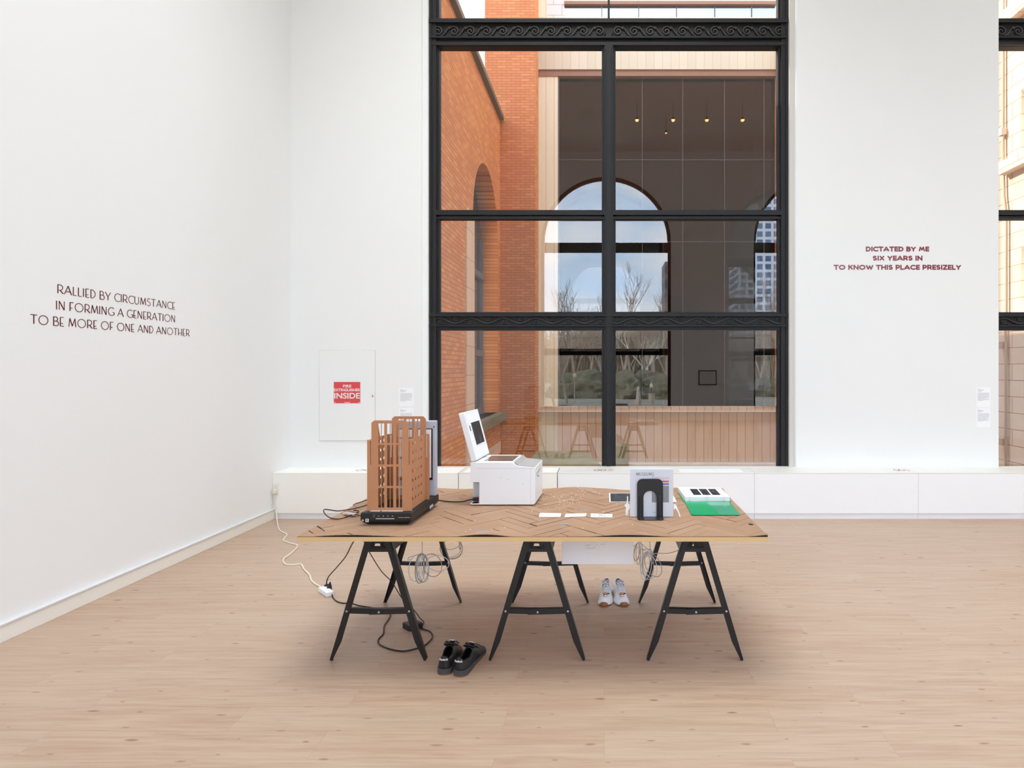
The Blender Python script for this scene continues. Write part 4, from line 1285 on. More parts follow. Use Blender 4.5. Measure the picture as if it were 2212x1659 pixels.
# ------------------------------------------------------------------ cardboard tower standing on the scanner
tw = thing('cardboard_tower', 'brown cardboard model tower with slot windows standing on the scanner', 'model building', (-1.2, K * 3.65, ZS + 0.0006))
TB = ZS + 0.0008
FX0 = -1.3266; FW = 0.2515; FYF = K * 3.498
Tth = 0.003
def front_panel(name, y, x_off, shade):
    rects = []
    rowz = [(0.0187, 0.128), (0.1397, 0.248), (0.260, 0.369), (0.3796, 0.4897)]
    colx = [(0.062, 0.078), (0.081, 0.0956), (0.111, 0.127), (0.130, 0.146), (0.1626, 0.1767), (0.183, 0.1955)]
    holes = [[(a, z0), (b, z0), (b, z1), (a, z1)] for z0, z1 in rowz for a, b in colx]
    sl = []
    for a in (0.0165, 0.2325):
        sl.append([(a, 0.257), (a + 0.0045, 0.257), (a + 0.0045, 0.392), (a, 0.392)])
    out = [(0, 0), (FW, 0), (FW, 0.398), (0.2325, 0.398), (0.2305, 0.405), (0.2305, 0.490), (0.214, 0.5065), (0.039, 0.5065), (0.0235, 0.493), (0.0235, 0.402), (0.0165, 0.398), (0, 0.398)]
    me = plate_mesh(out, holes + sl, Tth, lambda u, v, t: (FX0 + x_off + u, y + t, TB + v))
    return link_mesh(name, me, M['kraft_tower'], tw)
TD = 0.31 * K
front_panel('front_panel', FYF, 0.0, 0)
front_panel('back_panel', FYF + TD, 0.010, 0)
def side_panel(x):
    D = TD + 0.018
    rows = [0.0566 + 0.0524 * k for k in range(7)]
    cols = [K * (3.508 - 3.498), K * (3.552 - 3.498), K * (3.608 - 3.498), K * (3.665 - 3.498), K * (3.721 - 3.498)]
    holes = [[(c + 0.0105 * math.cos(2 * PI * k / 14), rz + 0.0105 * math.sin(2 * PI * k / 14)) for k in range(14)] for c in cols[1:] for rz in rows]
    pk = K * 0.117
    out = [(0.0045, 0), (D - 0.02, 0), (D - 0.02, 0.40), (pk + 0.036, 0.40), (pk, 0.49), (pk - 0.036, 0.40), (0.0045, 0.40)]
    me = plate_mesh(out, holes, Tth, lambda u, v, t: (x + t, FYF + u, TB + v))
    return link_mesh('side_panel', me, M['kraft_tower'], tw)
side_panel(FX0 + FW - 0.016)
side_panel(FX0 + 0.014)
MB().box(fx(796), fx(817), K * 3.487, K * 3.4975, ZS + 0.0008, ZS + 0.0022).build('paper_foot', M['paper'], tw)
MB().box(fx(821), fx(867), K * 3.487, K * 3.4975, ZS + 0.0008, ZS + 0.0022).build('paper_foot', M['paper'], tw)

# ------------------------------------------------------------------ printer with raised lid
pr = thing('printer', 'white laser printer with its scanner lid raised, at the back of the table', 'printer', (-0.65, K * 4.1, ZT))
PX0, PX1 = -0.851, -0.442
PY0, PY1 = K * 3.975, K * 3.975 + 0.31
PZ = 1.009
ns = 0.0
f = MB()
skew = 0.012
sk = lambda y: skew * (y - PY0) / (PY1 - PY0)
nz0, nz1 = zat(1088, 3.975), zat(1042, 3.975)
nx1 = xat(1035, 3.975)
body_poly = [(PX0 + 0.004, ZT + 0.004), (PX0 + 0.004, nz0), (nx1, nz0), (nx1, nz1), (PX0, nz1), (PX0, PZ - 0.004), (PX0 + 0.004, PZ), (PX0 + 0.27, PZ), (PX0 + 0.30, PZ - 0.022), (PX1 + 0.004, PZ - 0.034), (PX1 + 0.004, ZT + 0.012), (PX1 - 0.006, ZT + 0.004)]
f.prism(body_poly, lambda u, v, t: (u + sk(t), t, v), PY0, PY1)
body = f.build('printer_body', M['white_plastic'], pr, bevel=0.004)
MB().prism([(PX0 - 0.004, ZT + 0.008), (PX0 - 0.004, nz0), (nx1 - 0.01, nz0), (nx1 - 0.01, ZT + 0.008)], lambda u, v, t: (u + sk(t), t, v), PY0 + 0.004, PY1 - 0.02).build('rear_tray', M['white_plastic'], pr, bevel=0.003)
for a_, b_ in ((PX0 + 0.03, PY0 + 0.02), (PX1 - 0.06, PY0 + 0.02), (PX0 + 0.03, PY1 - 0.05), (PX1 - 0.06, PY1 - 0.05)):
    MB().box(a_, a_ + 0.03, b_, b_ + 0.03, ZT, ZT + 0.006).build('foot', M['grey_plastic'], pr)
px = lambda x: xat(x, 3.975)
pz = lambda y: zat(y, 3.975)
MB().box(px(1061), px(1091), PY0 - 0.0008, PY0 + 0.001, ZT + 0.006, pz(1090.3)).build('finger_recess', M['grey_plastic'], body, bevel=0.001)
sm = MB()
sm.box(px(1030), px(1154), PY0 - 0.0006, PY0, pz(1012.3), pz(1011.7))
sm.box(px(1146), px(1146.5), PY0 - 0.0006, PY0, pz(1093), pz(1012))
for xa, ya in ((1083, 1032), (1098, 1035.5), (1130, 1045)):
    sm.box(px(xa) - 0.003, px(xa) + 0.003, PY0 - 0.0005, PY0, pz(ya) - 0.002, pz(ya) + 0.002)
sm.build('panel_seam', M['grey_plastic'], body)
MB().box(PX0 + 0.008, nx1 - 0.0003, PY0 + 0.045, PY1 - 0.012, nz0 + 0.0004, nz1 - 0.0004).build('rear_recess', M['grey_plastic'], body)
# top: white bezel, scan glass, speckled control panel
MB().prism([(PX0 + 0.022, PY0 + 0.012), (PX0 + 0.272, PY0 + 0.012), (PX0 + 0.272, PY1 - 0.012), (PX0 + 0.022, PY1 - 0.012)], lambda u, v, t: (u + sk(v), v, t), PZ, PZ + 0.003).build('bezel', M['base'], pr)
MB().prism([(PX0 + 0.075, PY0 + 0.03), (PX0 + 0.262, PY0 + 0.03), (PX0 + 0.262, PY1 - 0.05), (PX0 + 0.075, PY1 - 0.05)], lambda u, v, t: (u + sk(v), v, t), PZ + 0.003, PZ + 0.0036).build('scan_glass', M['bed_glass'], pr)
MB().prism([(PX0 + 0.035, PY1 - 0.14), (PX0 + 0.065, PY1 - 0.14), (PX0 + 0.065, PY1 - 0.07), (PX0 + 0.035, PY1 - 0.07)], lambda u, v, t: (u + sk(v), v, t), PZ + 0.003, PZ + 0.0038).build('glass_strip', M['lid_blue'], pr)
f = MB()
tp = lambda x: PZ - 0.022 - (x - (PX0 + 0.30)) * 0.012 / 0.113
qa = [(PX0 + 0.285 + sk(y), y, PZ - 0.010) for y in (PY0 + 0.012,)]
f.hull8([(PX0 + 0.279, PY0 + 0.006, PZ + 0.001), (PX0 + 0.302, PY0 + 0.006, PZ - 0.0205), (PX0 + 0.302 + skew, PY1 - 0.006, PZ - 0.0205), (PX0 + 0.279 + skew, PY1 - 0.006, PZ + 0.001)],
        [(PX0 + 0.281, PY0 + 0.006, PZ + 0.003), (PX0 + 0.304, PY0 + 0.006, PZ - 0.0185), (PX0 + 0.304 + skew, PY1 - 0.006, PZ - 0.0185), (PX0 + 0.281 + skew, PY1 - 0.006, PZ + 0.003)])
f.hull8([(PX0 + 0.302, PY0 + 0.006, PZ - 0.0205), (PX1, PY0 + 0.006, PZ - 0.0325), (PX1 + skew, PY1 - 0.006, PZ - 0.0325), (PX0 + 0.302 + skew, PY1 - 0.006, PZ - 0.0205)],
        [(PX0 + 0.302, PY0 + 0.006, PZ - 0.0185), (PX1, PY0 + 0.006, PZ - 0.0305), (PX1 + skew, PY1 - 0.006, PZ - 0.0305), (PX0 + 0.302 + skew, PY1 - 0.006, PZ - 0.0185)])
f.build('control_panel', M['speckle'], pr)
MB().box(PX1 + 0.004, PX1 + 0.012, PY0 + 0.03, PY1 - 0.10, PZ - 0.085, PZ - 0.065).build('output_slot', M['grey_plastic'], body)
MB().box(PX1 + 0.009, PX1 + 0.012, PY0 + 0.10, PY0 + 0.108, PZ - 0.11, PZ - 0.10).build('usb_port', M['ink'], body)
MB().box(nx1 - 0.004, nx1 - 0.0002, PY0 + 0.004, PY0 + 0.044, nz0 + 0.004, nz0 + 0.045).build('power_inlet', M['red_sign'], body)
# raised lid, leaning to the left
hb = Vector((PX0 + 0.004, 0, PZ + 0.002)); ht = Vector((xat(989.5, 3.975), 0, zat(893.7, 3.975)))
ax = (ht - hb).normalized(); nrm = Vector((ax.z, 0, -ax.x))      # towards the right (inner side)
tlid = 0.040
f = MB()
ll = (ht - hb).length
c0 = [hb, hb + nrm * tlid, hb + ax * ll + nrm * tlid, hb + ax * ll]
ld = MB().prism([(c.x, c.z) for c in c0], lambda u, v, t: (u + sk(t) * 1.6, t, v), PY0 + 0.002, PY1 - 0.004).build('lid', M['white_plastic'], pr, bevel=0.006)
def lid_patch(name, a0, a1, y0, y1, depth, material, parent):
    q = lambda a, y, d: ((hb + ax * a + nrm * (tlid + d)).x + sk(y) * 1.6, y, (hb + ax * a).z + (nrm * (tlid + d)).z)
    return MB().hull8([q(a0, y0, depth), q(a1, y0, depth), q(a1, y1, depth), q(a0, y1, depth)], [q(a0, y0, depth + 0.001), q(a1, y0, depth + 0.001), q(a1, y1, depth + 0.001), q(a0, y1, depth + 0.001)]).build(name, material, parent)
lp = lid_patch('lid_pad', 0.012, 0.30, PY0 + 0.02, PY1 - 0.018, 0.0, M['paper'], ld)
ph = lid_patch('photograph', 0.085, 0.265, PY0 + 0.06, PY1 - 0.05, 0.0015, M['paper'], ld)
lid_patch('photograph_image', 0.092, 0.240, PY0 + 0.066, PY1 - 0.056, 0.0028, M['photo'], ld)
lid_patch('lid_slot', 0.19, 0.225, PY0 + 0.022, PY0 + 0.035, 0.0015, M['sole_grey'], ld)

# printer power cord running left behind the scanner
def cord(name, pts, rad, material, label, cat='cable', per=8):
    o = MB().tube(smooth_path(pts, per), rad, 7).build(name, material, None, smooth=True)
    return tag(o, label, cat)
yc = PY0 + 0.025
zc_ = ZT + 0.022
pc = [Vector((nx1 - 0.012, yc, nz0 + 0.022)), Vector((PX0 - 0.005, yc, nz0 + 0.020)), table_pt(1000, 1083.5, 0.02), table_pt(984, 1084.2, 0.012), table_pt(965, 1083, 0.010), table_pt(944, 1080, 0.010), table_pt(925, 1076, 0.010)]
r = thing('printer_cable', 'black power cord running from the printer towards the scanner', 'cable', pc[3])
MB().tube(smooth_path(pc, 8), 0.0040, 7).build('cord', M['cord_black'], r, smooth=True)
MB().box(nx1 - 0.045, nx1 - 0.0045, yc - 0.013, yc + 0.013, nz0 + 0.012, nz0 + 0.034).build('plug', M['black'], r, bevel=0.004)

# ------------------------------------------------------------------ book, bookend, paper figures
BX0, BX1 = xat(1361.5, 3.666), xat(1454.5, 3.666)
BY = K * 3.668
bk = thing('book', 'pale grey hardback museum book standing upright behind a black bookend', 'book', ((BX0 + BX1) / 2, BY + 0.014, ZT))
BZ1 = zat(1014, 3.666)
MB().box(BX0, BX1, BY, BY + 0.003, ZT, BZ1).build('front_cover', M['paper_cool'], bk)
MB().box(BX0, BX1, BY + 0.025, BY + 0.028, ZT, BZ1).build('back_cover', M['paper_cool'], bk)
MB().box(BX0 + 0.0, BX0 + 0.003, BY + 0.003, BY + 0.025, ZT, BZ1).build('spine', M['paper'], bk)
MB().box(BX0 + 0.003, BX1 - 0.004, BY + 0.0032, BY + 0.0248, ZT + 0.004, BZ1 - 0.004).build('page_block', M['paper'], bk)
fcov = bk.children[0]
bxm = lambda x: xat(x, 3.666)
bzm = lambda y: zat(y, 3.666)
GL2 = MB()
stroke_text(GL2, 'MUSEUMS', (bxm(1374), BY, bzm(1027.3)), (1, 0, 0), (0, 0, 1), bxm(1412.5) - bxm(1374), bzm(1021) - bzm(1027.3), 0.0016, gap=0.16, thick=0.0004)
GL2.build('cover_title', M['ink'], fcov)
fit_text('cover_title', 'Positionen', M['ink_pink'], (bxm(1408), BY, bzm(1035)), (1, 0, 0), (0, 0, 1), bxm(1445.5) - bxm(1408), bzm(1029) - bzm(1035), fcov, 0.0004, -0.012, 0.28, 1.15)
MB().box(bxm(1408), bxm(1445), BY - 0.0004, BY, bzm(1041.8), bzm(1038.5)).build('cover_bar', M['red_bar'], fcov)
MB().box(bxm(1408), bxm(1445), BY - 0.0004, BY, bzm(1047.4), bzm(1044)).build('cover_bar', M['blue_bar'], fcov)
MB().box(bxm(1408), bxm(1445), BY - 0.0004, BY, bzm(1085.4), bzm(1049.5)).build('cover_picture', M['grey_block'], fcov)
MB().box(bxm(1408), bxm(1417), BY - 0.0004, BY, bzm(1106.8), bzm(1106)).build('cover_print', M['ink_grey'], fcov)

EX0, EX1 = xat(1376.2, 3.655), xat(1432.2, 3.655); EW = EX1 - EX0; EY = K * 3.655
EZ1 = zat(1034.5, 3.655); EH = EZ1 - ZT
be = thing('bookend', 'black metal bookend with an arched cut-out standing before the grey book', 'bookend', ((EX0 + EX1) / 2, EY, ZT))
def rr_top(w, h, rad, n=8):
    return [(0, 0), (w, 0)] + [(w - rad + rad * math.cos(PI / 2 * i / n), h - rad + rad * math.sin(PI / 2 * i / n)) for i in range(n + 1)] + [(rad + rad * math.cos(PI / 2 + PI / 2 * i / n), h - rad + rad * math.sin(PI / 2 + PI / 2 * i / n)) for i in range(n + 1)]
aw = EW * 0.253
ah = 0.152
archp = [(EW / 2 - aw, 0.001), (EW / 2 + aw, 0.001)] + [(EW / 2 + aw * math.cos(PI * i / 16), ah - aw + aw * math.sin(PI * i / 16)) for i in range(17)]
me = plate_mesh(rr_top(EW, EH, 0.032), [[(a, b + 0.002) for a, b in archp]], 0.0016, lambda u, v, t: (EX0 + u, EY + t, ZT + v))
link_mesh('upright_plate', me, M['black_gloss'], be)
foot = [(0.0, 0.0), (0.0, -0.055), (0.012, -0.066), (EW - 0.012, -0.066), (EW, -0.055), (EW, 0.0)]
MB().prism(foot, lambda u, v, t: (EX0 + u, EY + v, t), ZT + 0.0002, ZT + 0.0016).build('base_plate', M['black_gloss'], be)
for q in (0.125, 0.875):
    MB().tube([(EX0 + EW * q, EY, ZT + EH * 0.58), (EX0 + EW * q, EY - 0.001, ZT + EH * 0.4), (EX0 + EW * q, EY - 0.001, ZT + 0.006), (EX0 + EW * q, EY - 0.02, ZT + 0.0016), (EX0 + EW * q, EY - 0.06, ZT + 0.0014)], 0.004, 8).build('stiffening_rib', M['black_gloss'], be, smooth=True)

def cut_figure(pts, ox_, oy_, sc_, y, label, dx=0.0):
    poly = [(xat(ox_ + p[0] / sc_, y), zat(oy_ + p[1] / sc_, y)) for p in pts]
    zmin = min(p[1] for p in poly)
    poly = [(a, b - zmin + ZT) for a, b in poly]
    me = plate_mesh(poly, [], 0.0012, lambda u, v, t: (u, K * y + t, v))
    o = link_mesh('paper_figure', me, M['paper'])
    tag(o, label, 'paper cut-out', 'white paper cut-out figures beside the book')
    return o
cut_figure([(605, 820), (615, 810), (630, 830), (630, 880), (622, 985), (645, 995), (655, 1010), (668, 1030), (668, 1110), (645, 1150), (628, 1160), (634, 1265), (642, 1288), (612, 1290), (612, 1272), (606, 1180), (597, 1272), (600, 1288), (568, 1290), (568, 1200), (578, 1090), (560, 1062), (540, 1052), (545, 1020), (575, 1012), (592, 980), (604, 890)], 1300, 1000, 11.06, 3.69, 'white paper cut-out figure with one raised arm beside the grey book')
cut_figure([(1716, 1022), (1760, 1028), (1790, 1055), (1812, 1130), (1850, 1210), (1882, 1310), (1872, 1332), (1850, 1312), (1830, 1240), (1782, 1152), (1760, 1130), (1735, 1140), (1716, 1160)], 1300, 1000, 11.06, 3.66, 'white paper cut-out leg striding out from behind the grey book')

# flat photograph behind the book
p = table_pt(1317, 1065.5); q = table_pt(1362, 1087)
r = thing('photo_print', 'dark photograph print with white border lying flat behind the book', 'photograph', (0.2, p.y, ZT))
xa0, xa1 = xat(1316, 4.25), xat(1457.5, 4.20)
MB().box(xa0, xa1, K * 4.075, K * 4.37, ZT, ZT + 0.0006).build('print_sheet', M['paper'], r)
im = MB().box(xa0 + 0.008, xa1 - 0.03, K * 4.075 + 0.008, K * 4.37 - 0.01, ZT + 0.0006, ZT + 0.0009).build('print_image', M['photo'], r)

# three white cards in a row
card_lab = ['blank white paper slip, leftmost of three in a row on the cardboard', 'blank white paper slip, middle of three in a row on the cardboard', 'white paper slip with faint printed figures, rightmost of the three']
for k, (q0, q1, q2, q3) in enumerate((((1164, 1118.6), (1210.5, 1118.9), (1212.2, 1111.2), (1166.5, 1110.2)), ((1219, 1119), (1265, 1117.5), (1267, 1110.8), (1222, 1112)), ((1276, 1119.4), (1322.5, 1119.8), (1323, 1112.8), (1276, 1111.6)))):
    pts = [table_pt(*c) for c in (q0, q1, q2, q3)]
    zc_ = [0.7306 + wav(p_.x, p_.y) + 0.0012 for p_ in pts]
    zz = max(zc_) + 0.0004
    r = thing('paper_slip', card_lab[k], 'paper', (pts[0].x, pts[0].y, zz), 'white paper slips on the table')
    f = MB(); f.hull8([(p_.x, p_.y, zz) for p_ in pts], [(p_.x, p_.y, zz + 0.0012) for p_ in pts]); f.build('slip', M['paper'], r)
    if k == 2:
        me = MB()
        u = (pts[1] - pts[0]); v = (pts[3] - pts[0])
        random.seed(4)
        for a, hgt in ((0.12, .35), (0.18, .5), (0.34, .6), (0.40, .75), (0.47, .8), (0.52, .7), (0.60, .5), (0.66, .3), (0.74, .2), (0.80, .25)):
            b0 = pts[0] + u * a + v * 0.18
            me.hull8([(b0.x, b0.y, zz + 0.0012), (b0.x + 0.004, b0.y, zz + 0.0012), (b0.x + 0.004, b0.y + v.y * hgt, zz + 0.0012), (b0.x, b0.y + v.y * hgt, zz + 0.0012)],
                     [(b0.x, b0.y, zz + 0.0015), (b0.x + 0.004, b0.y, zz + 0.0015), (b0.x + 0.004, b0.y + v.y * hgt, zz + 0.0015), (b0.x, b0.y + v.y * hgt, zz + 0.0015)])
        me.build('printed_figures', M['ink_grey'], r)

# ------------------------------------------------------------------ green ring binder lying open
gb = thing('ring_binder', 'open green ring binder holding a stack of printed pages', 'binder', (0.66, K * 3.9, ZT))
Yf, Yh, Ye = K * 3.705, K * 4.075, K * 4.42
f = MB()
gx = lambda x, y_: x
cov = [(0.530, Yf), (0.800, Yf), (0.8096, Yf + 0.01), (0.817, Yh), (0.527, Yh), (0.519, Yf + 0.012)]
cz = ZT + 0.004
f.prism(cov, lambda u, v, t: (u, v, t), ZT, ZT + 0.003)
f.build('front_cover', M['green'], gb, bevel=0.0008)
MB().prism([(0.69, Yf + 0.004), (0.806, Yf + 0.004), (0.812, Yh - 0.012), (0.66, Yh - 0.012)], lambda u, v, t: (u, v, t), ZT + 0.003, ZT + 0.0036).build('clear_pocket', M['green_pocket'], gb)
MB().hull8([(0.517, Yh, ZT), (0.827, Yh, ZT), (0.832, Ye, ZT), (0.518, Ye, ZT)], [(0.517, Yh, ZT + 0.003), (0.827, Yh, ZT + 0.003), (0.832, Ye, ZT + 0.003), (0.518, Ye, ZT + 0.003)]).build('back_cover', M['green'], gb)
pg = MB()
random.seed(11)
for k in range(7):
    z = ZT + 0.0035 + k * 0.0040
    j = random.uniform(-0.003, 0.003)
    pg.hull8([(0.530 + j, Yh + 0.006 + k * 0.001, z), (0.820 + j, Yh + 0.006 + k * 0.001, z), (0.825 + j, Ye - 0.006, z - k * 0.0005), (0.522 + j, Ye - 0.004, z + k * 0.0004)],
             [(0.530 + j, Yh + 0.006 + k * 0.001, z + 0.0032), (0.820 + j, Yh + 0.006 + k * 0.001, z + 0.0032), (0.825 + j, Ye - 0.006, z + 0.0032 - k * 0.0005), (0.522 + j, Ye - 0.004, z + 0.0032 + k * 0.0004)])
pages = pg.build('page_stack', M['paper'], gb)
zt_ = ZT + 0.0035 + 6 * 0.004 + 0.0034
for a in (0.595, 0.658, 0.722):
    MB().box(a, a + 0.052, Yh + 0.07, Ye - 0.06, zt_ - 0.0002, zt_ + 0.0012).build('page_picture', M['photo'], pages)
tl = MB(); text_lines(tl, (0.545, Ye - 0.06, zt_ + 0.0006), (1, 0, 0), (0, 1, 0), [0.03, 0.035, 0.02, 0.03, 0.034], 0.018, 0.006)
tl.build('page_text', M['ink_grey'], pages)
for a in (0.558, 0.672, 0.786):
    rg = [(a, Yh + 0.012 + 0.024 * math.cos(t), ZT + 0.012 + 0.030 * math.sin(t)) for t in [PI * 2 * k / 18 for k in range(18)]]
    rg = [(p_[0], p_[1], max(p_[2], ZT + 0.0034)) for p_ in rg]
    MB().tube(rg, 0.0016, 6, True).build('binder_ring', M['silver'], gb, smooth=True)
MB().box(0.535, 0.815, Yh - 0.004, Yh + 0.004, ZT + 0.003, ZT + 0.0055).build('ring_rail', M['silver'], gb)

# ------------------------------------------------------------------ punched paper dots scattered on the cardboard
random.seed(23)
proto = None
spots = []
for (x, y) in ((1196, 1071), (1199, 1075), (1205, 1077), (1209, 1080), (1212, 1072), (1215, 1074), (1222, 1072), (1231, 1078), (1245, 1069), (1247, 1079), (1251, 1086), (1258, 1063), (1260, 1068), (1263, 1063.5), (1268, 1063), (1281, 1064), (1286, 1063.5), (1243, 1071), (1232, 1087), (1209, 1086), (1208, 1090), (1179, 1089), (1184, 1098), (1169, 1083), (1318, 1061.5), (1332, 1089), (1304, 1105.5), (1340, 1131.5), (1366, 1133), (1259, 1141), (1209, 1101), (1149, 1103), (1166, 1117), (1091, 1140), (1016, 1144), (1026, 1124), (1006, 1148), (1178, 1077), (1190, 1068), (1225, 1083), (1238, 1074), (1254, 1073), (1249, 1063), (1273, 1069), (1202, 1094), (1218, 1090)):
    spots.append((x, y))
for _ in range(26):
    spots.append((random.gauss(1225, 32), random.gauss(1078, 9)))
for k, (x, y) in enumerate(spots):
    y = min(max(y, 1061), 1150)
    p = table_pt(x, y, 0.004)
    if PX0 - 0.02 < p.x < PX1 + 0.03 and PY0 - 0.01 < p.y < PY1 + 0.02: continue
    z = 0.7306 + wav(p.x, p.y) + 0.0008
    if proto is None:
        proto = MB().lathe([(0.0034, 0.0), (0.0034, 0.0008)], (0, 0, 0), 8).build('paper_dot', M['paper'])
        tag(proto, 'tiny white punched paper dot scattered on the brown cardboard', 'paper dot', 'punched paper dots on the cardboard')
        o = proto
    else:
        o = proto.copy(); COL.objects.link(o)
    o.location = (p.x, p.y, z)

# ------------------------------------------------------------------ drawing sheets hanging below the table
hp_d = 3.75
hx0, hx1 = xat(1213.5, hp_d), xat(1369, hp_d)
hz0 = zat(1218.3, hp_d)
r = thing('hanging_sheet', 'large white drawing sheets hanging under the table edge between two trestles', 'paper', ((hx0 + hx1) / 2, K * hp_d, hz0))
MB().box(hx0, hx1 - 0.002, K * hp_d, K * hp_d + 0.0008, hz0, 0.7058).build('paper_sheet', M['paper'], r)
MB().box(hx0 + 0.004, hx1, K * hp_d + 0.0012, K * hp_d + 0.002, hz0 - 0.0015, 0.7058).build('paper_sheet', M['paper'], r)
tl = MB(); random.seed(3)
for k in range(9):
    a = xat(1262 + 42 * random.random(), hp_d); z = zat(1172 + 8 * random.random(), hp_d); w_ = 0.008 + 0.03 * random.random()
    if k % 3 == 0: tl.box(a, a + 0.0015, K * hp_d - 0.0003, K * hp_d, z - 0.015, z)
    else: tl.box(a, a + w_, K * hp_d - 0.0003, K * hp_d, z, z + 0.0014)
tl.box(xat(1264, hp_d), xat(1285, hp_d), K * hp_d - 0.0003, K * hp_d, zat(1184.4, hp_d), zat(1183.8, hp_d))
tl.build('pencil_lines', M['ink_faint'], r)

# ------------------------------------------------------------------ cables
def loop_pts(cx, cy, rx, ry, d, tilt=0.0, n=18, ph=0.0):
    out = []
    for k in range(n):
        a = 2 * PI * k / n + ph
        x, y = rx * math.cos(a), ry * math.sin(a)
        out.append(P(cx + x * math.cos(tilt) - y * math.sin(tilt), cy + x * math.sin(tilt) + y * math.cos(tilt), d + 0.02 * math.cos(a)))
    return out
def coil(label, hang, loops, extra, d, col='cord_grey'):
    top = P(hang[0], hang[1], d); top.z = 0.7055
    r = thing('cable_coil', label, 'cable', top, 'grey cable coils hanging below the table')
    MB().tube(smooth_path([top, P(hang[0], hang[1] + 8, d), P(hang[2], hang[3], d)], 5), 0.0022, 6).build('hanging_tie', M['cord_grey_dark'], r, smooth=True)
    for k, (cx, cy_, rx, ry, tilt) in enumerate(loops):
        f = MB(); f.tube(loop_pts(cx, cy_, rx, ry, d + 0.012 * (k % 4), tilt, 22), 0.0027, 6, True)
        f.build('cable_loop', M[col] if k % 3 else M['cord_grey_dark'], r, smooth=True)
    for e in extra:
        MB().tube(smooth_path([P(*q) for q in e], 6), 0.0025, 6).build('cable_end', M[col], r, smooth=True)
    return r
coil('round grey data cable coil hanging behind the trestle below the scanner', (912, 1172, 912, 1196),
     [(912, 1227, 13, 31, 0.0), (911, 1226, 9, 29, 0.12), (914, 1228, 12, 30, -0.12), (907, 1228, 10, 32, 0.05), (918, 1225, 8, 27, -0.05), (899, 1227, 16, 29, 0.16), (934, 1221, 20, 25, -0.25), (946, 1217, 24, 17, 0.1), (911, 1226, 5, 28, 0.0)],
     [[(911, 1196, 3.9), (895, 1201, 3.9), (883, 1204, 3.9), (882, 1210, 3.9), (892, 1206, 3.9)]], 3.9)
coil('small thin grey cable loop hanging at the back of the table', (992, 1171, 995, 1180),
     [(975, 1185, 24, 22, 0.0), (977, 1186, 22, 22, 0.1), (973, 1183, 23, 21, -0.1)],
     [[(962, 1186, 4.36), (975, 1187, 4.36), (988, 1182, 4.36), (998, 1171, 4.36)]], 4.36)
coil('tangled grey data cables hanging between drawing sheets and the end trestle', (1404, 1171, 1409, 1196),
     [(1400, 1222, 12, 30, 0.0), (1396, 1224, 11, 30, 0.15), (1404, 1222, 14, 28, -0.25), (1411, 1221, 16, 27, -0.45), (1393, 1217, 10, 24, 0.1), (1379, 1196, 5, 24, 0.0), (1376, 1192, 6, 20, 0.15), (1384, 1194, 4, 26, -0.05), (1399, 1194, 11, 8, 0.2)],
     [[(1409, 1196, 3.9), (1425, 1195, 3.85), (1445, 1195, 3.8), (1467, 1188, 3.7)], [(1409, 1196, 3.9), (1392, 1188, 3.9), (1372, 1180, 3.9), (1360, 1171, 3.9)], [(1409, 1196, 3.9), (1390, 1178, 3.9), (1378, 1171, 3.9)]], 3.9)

# ivory extension lead from the socket across the floor
fz = 0.005
ext = [Vector((cxs, YK - 0.035, zs - 0.03)), Vector((cxs - 0.005, YK - 0.03, zs - 0.14)), Vector((cxs + 0.012, YK - 0.022, zs - 0.24)), floor_pt(599, 1128, 0.01)] + [floor_pt(a, b, fz) for a, b in ((603, 1144), (612, 1150), (620, 1155), (614, 1163), (613, 1168), (626, 1173), (643, 1179), (630, 1194), (614, 1206), (612, 1213), (618, 1219), (634, 1220), (650, 1219), (657, 1230), (668, 1241), (672, 1252), (678, 1259), (688, 1265), (696, 1269.5))]
r = thing('extension_lead', 'ivory extension lead winding over the floor from the corner socket', 'cable', floor_pt(640, 1200))
MB().tube(smooth_path(ext, 6), 0.0062, 8).build('cord', M['cord_white'], r, smooth=True)
MB().box(cxs - 0.018, cxs + 0.018, YK - 0.05, YK - 0.007, zs - 0.045, zs - 0.005).build('plug', M['cord_white'], r, bevel=0.005)
pa, pb = floor_pt(695, 1271, 0.02), floor_pt(713, 1283, 0.02)
dv = (pb - pa); dv.z = 0; dv.normalize()
f = MB(); f.beam((pa.x, pa.y, 0.0185), (pb.x, pb.y, 0.0185), 0.05, 0.036)
f.build('outlet_block', M['white_plastic'], r, bevel=0.006)

# black leads from the outlet block
def plug_lead(label, plug_px, pts):
    r = thing('power_lead', label, 'cable', pts[0])
    base = pts[0]
    MB().box(base.x - 0.013, base.x + 0.013, base.y - 0.016, base.y + 0.016, base.z - 0.055, base.z).build('plug', M['black'], r, bevel=0.005)
    MB().tube(smooth_path(pts, 8), 0.0042, 7).build('cord', M['cord_black'], r, smooth=True)
    return r
dp = floor_pt(705, 1276).y / K
plug_lead('black power lead rising from the outlet block to the table edge', None,
          [P(705.5, 1262, dp), P(706, 1255, dp), P(711, 1244, dp - 0.03), P(726, 1227, dp - 0.15), P(746, 1203, dp - 0.35), P(758, 1180, dp - 0.55), P(767, 1160, dp - 0.68), Vector((xat(771, dp - .74), K * (dp - 0.74), 0.7045))])
dq = floor_pt(712, 1280).y / K
plug_lead('black power lead looping from the outlet block over the floor to the adapter', None,
          [P(711.5, 1266, dq), P(713, 1258, dq), P(716, 1272, dq - 0.02)] + [floor_pt(a, b, 0.0045) for a, b in ((719, 1290), (728, 1299), (742, 1303), (756, 1302), (775, 1308), (800, 1312), (828, 1318), (843, 1327), (840, 1337), (830, 1352), (828, 1369), (818, 1380), (817.5, 1389), (826, 1396), (846, 1403), (872, 1406.5), (897, 1401.5), (914, 1396), (928, 1385), (934.5, 1375), (929, 1364.5), (915, 1359.5), (905, 1357))])
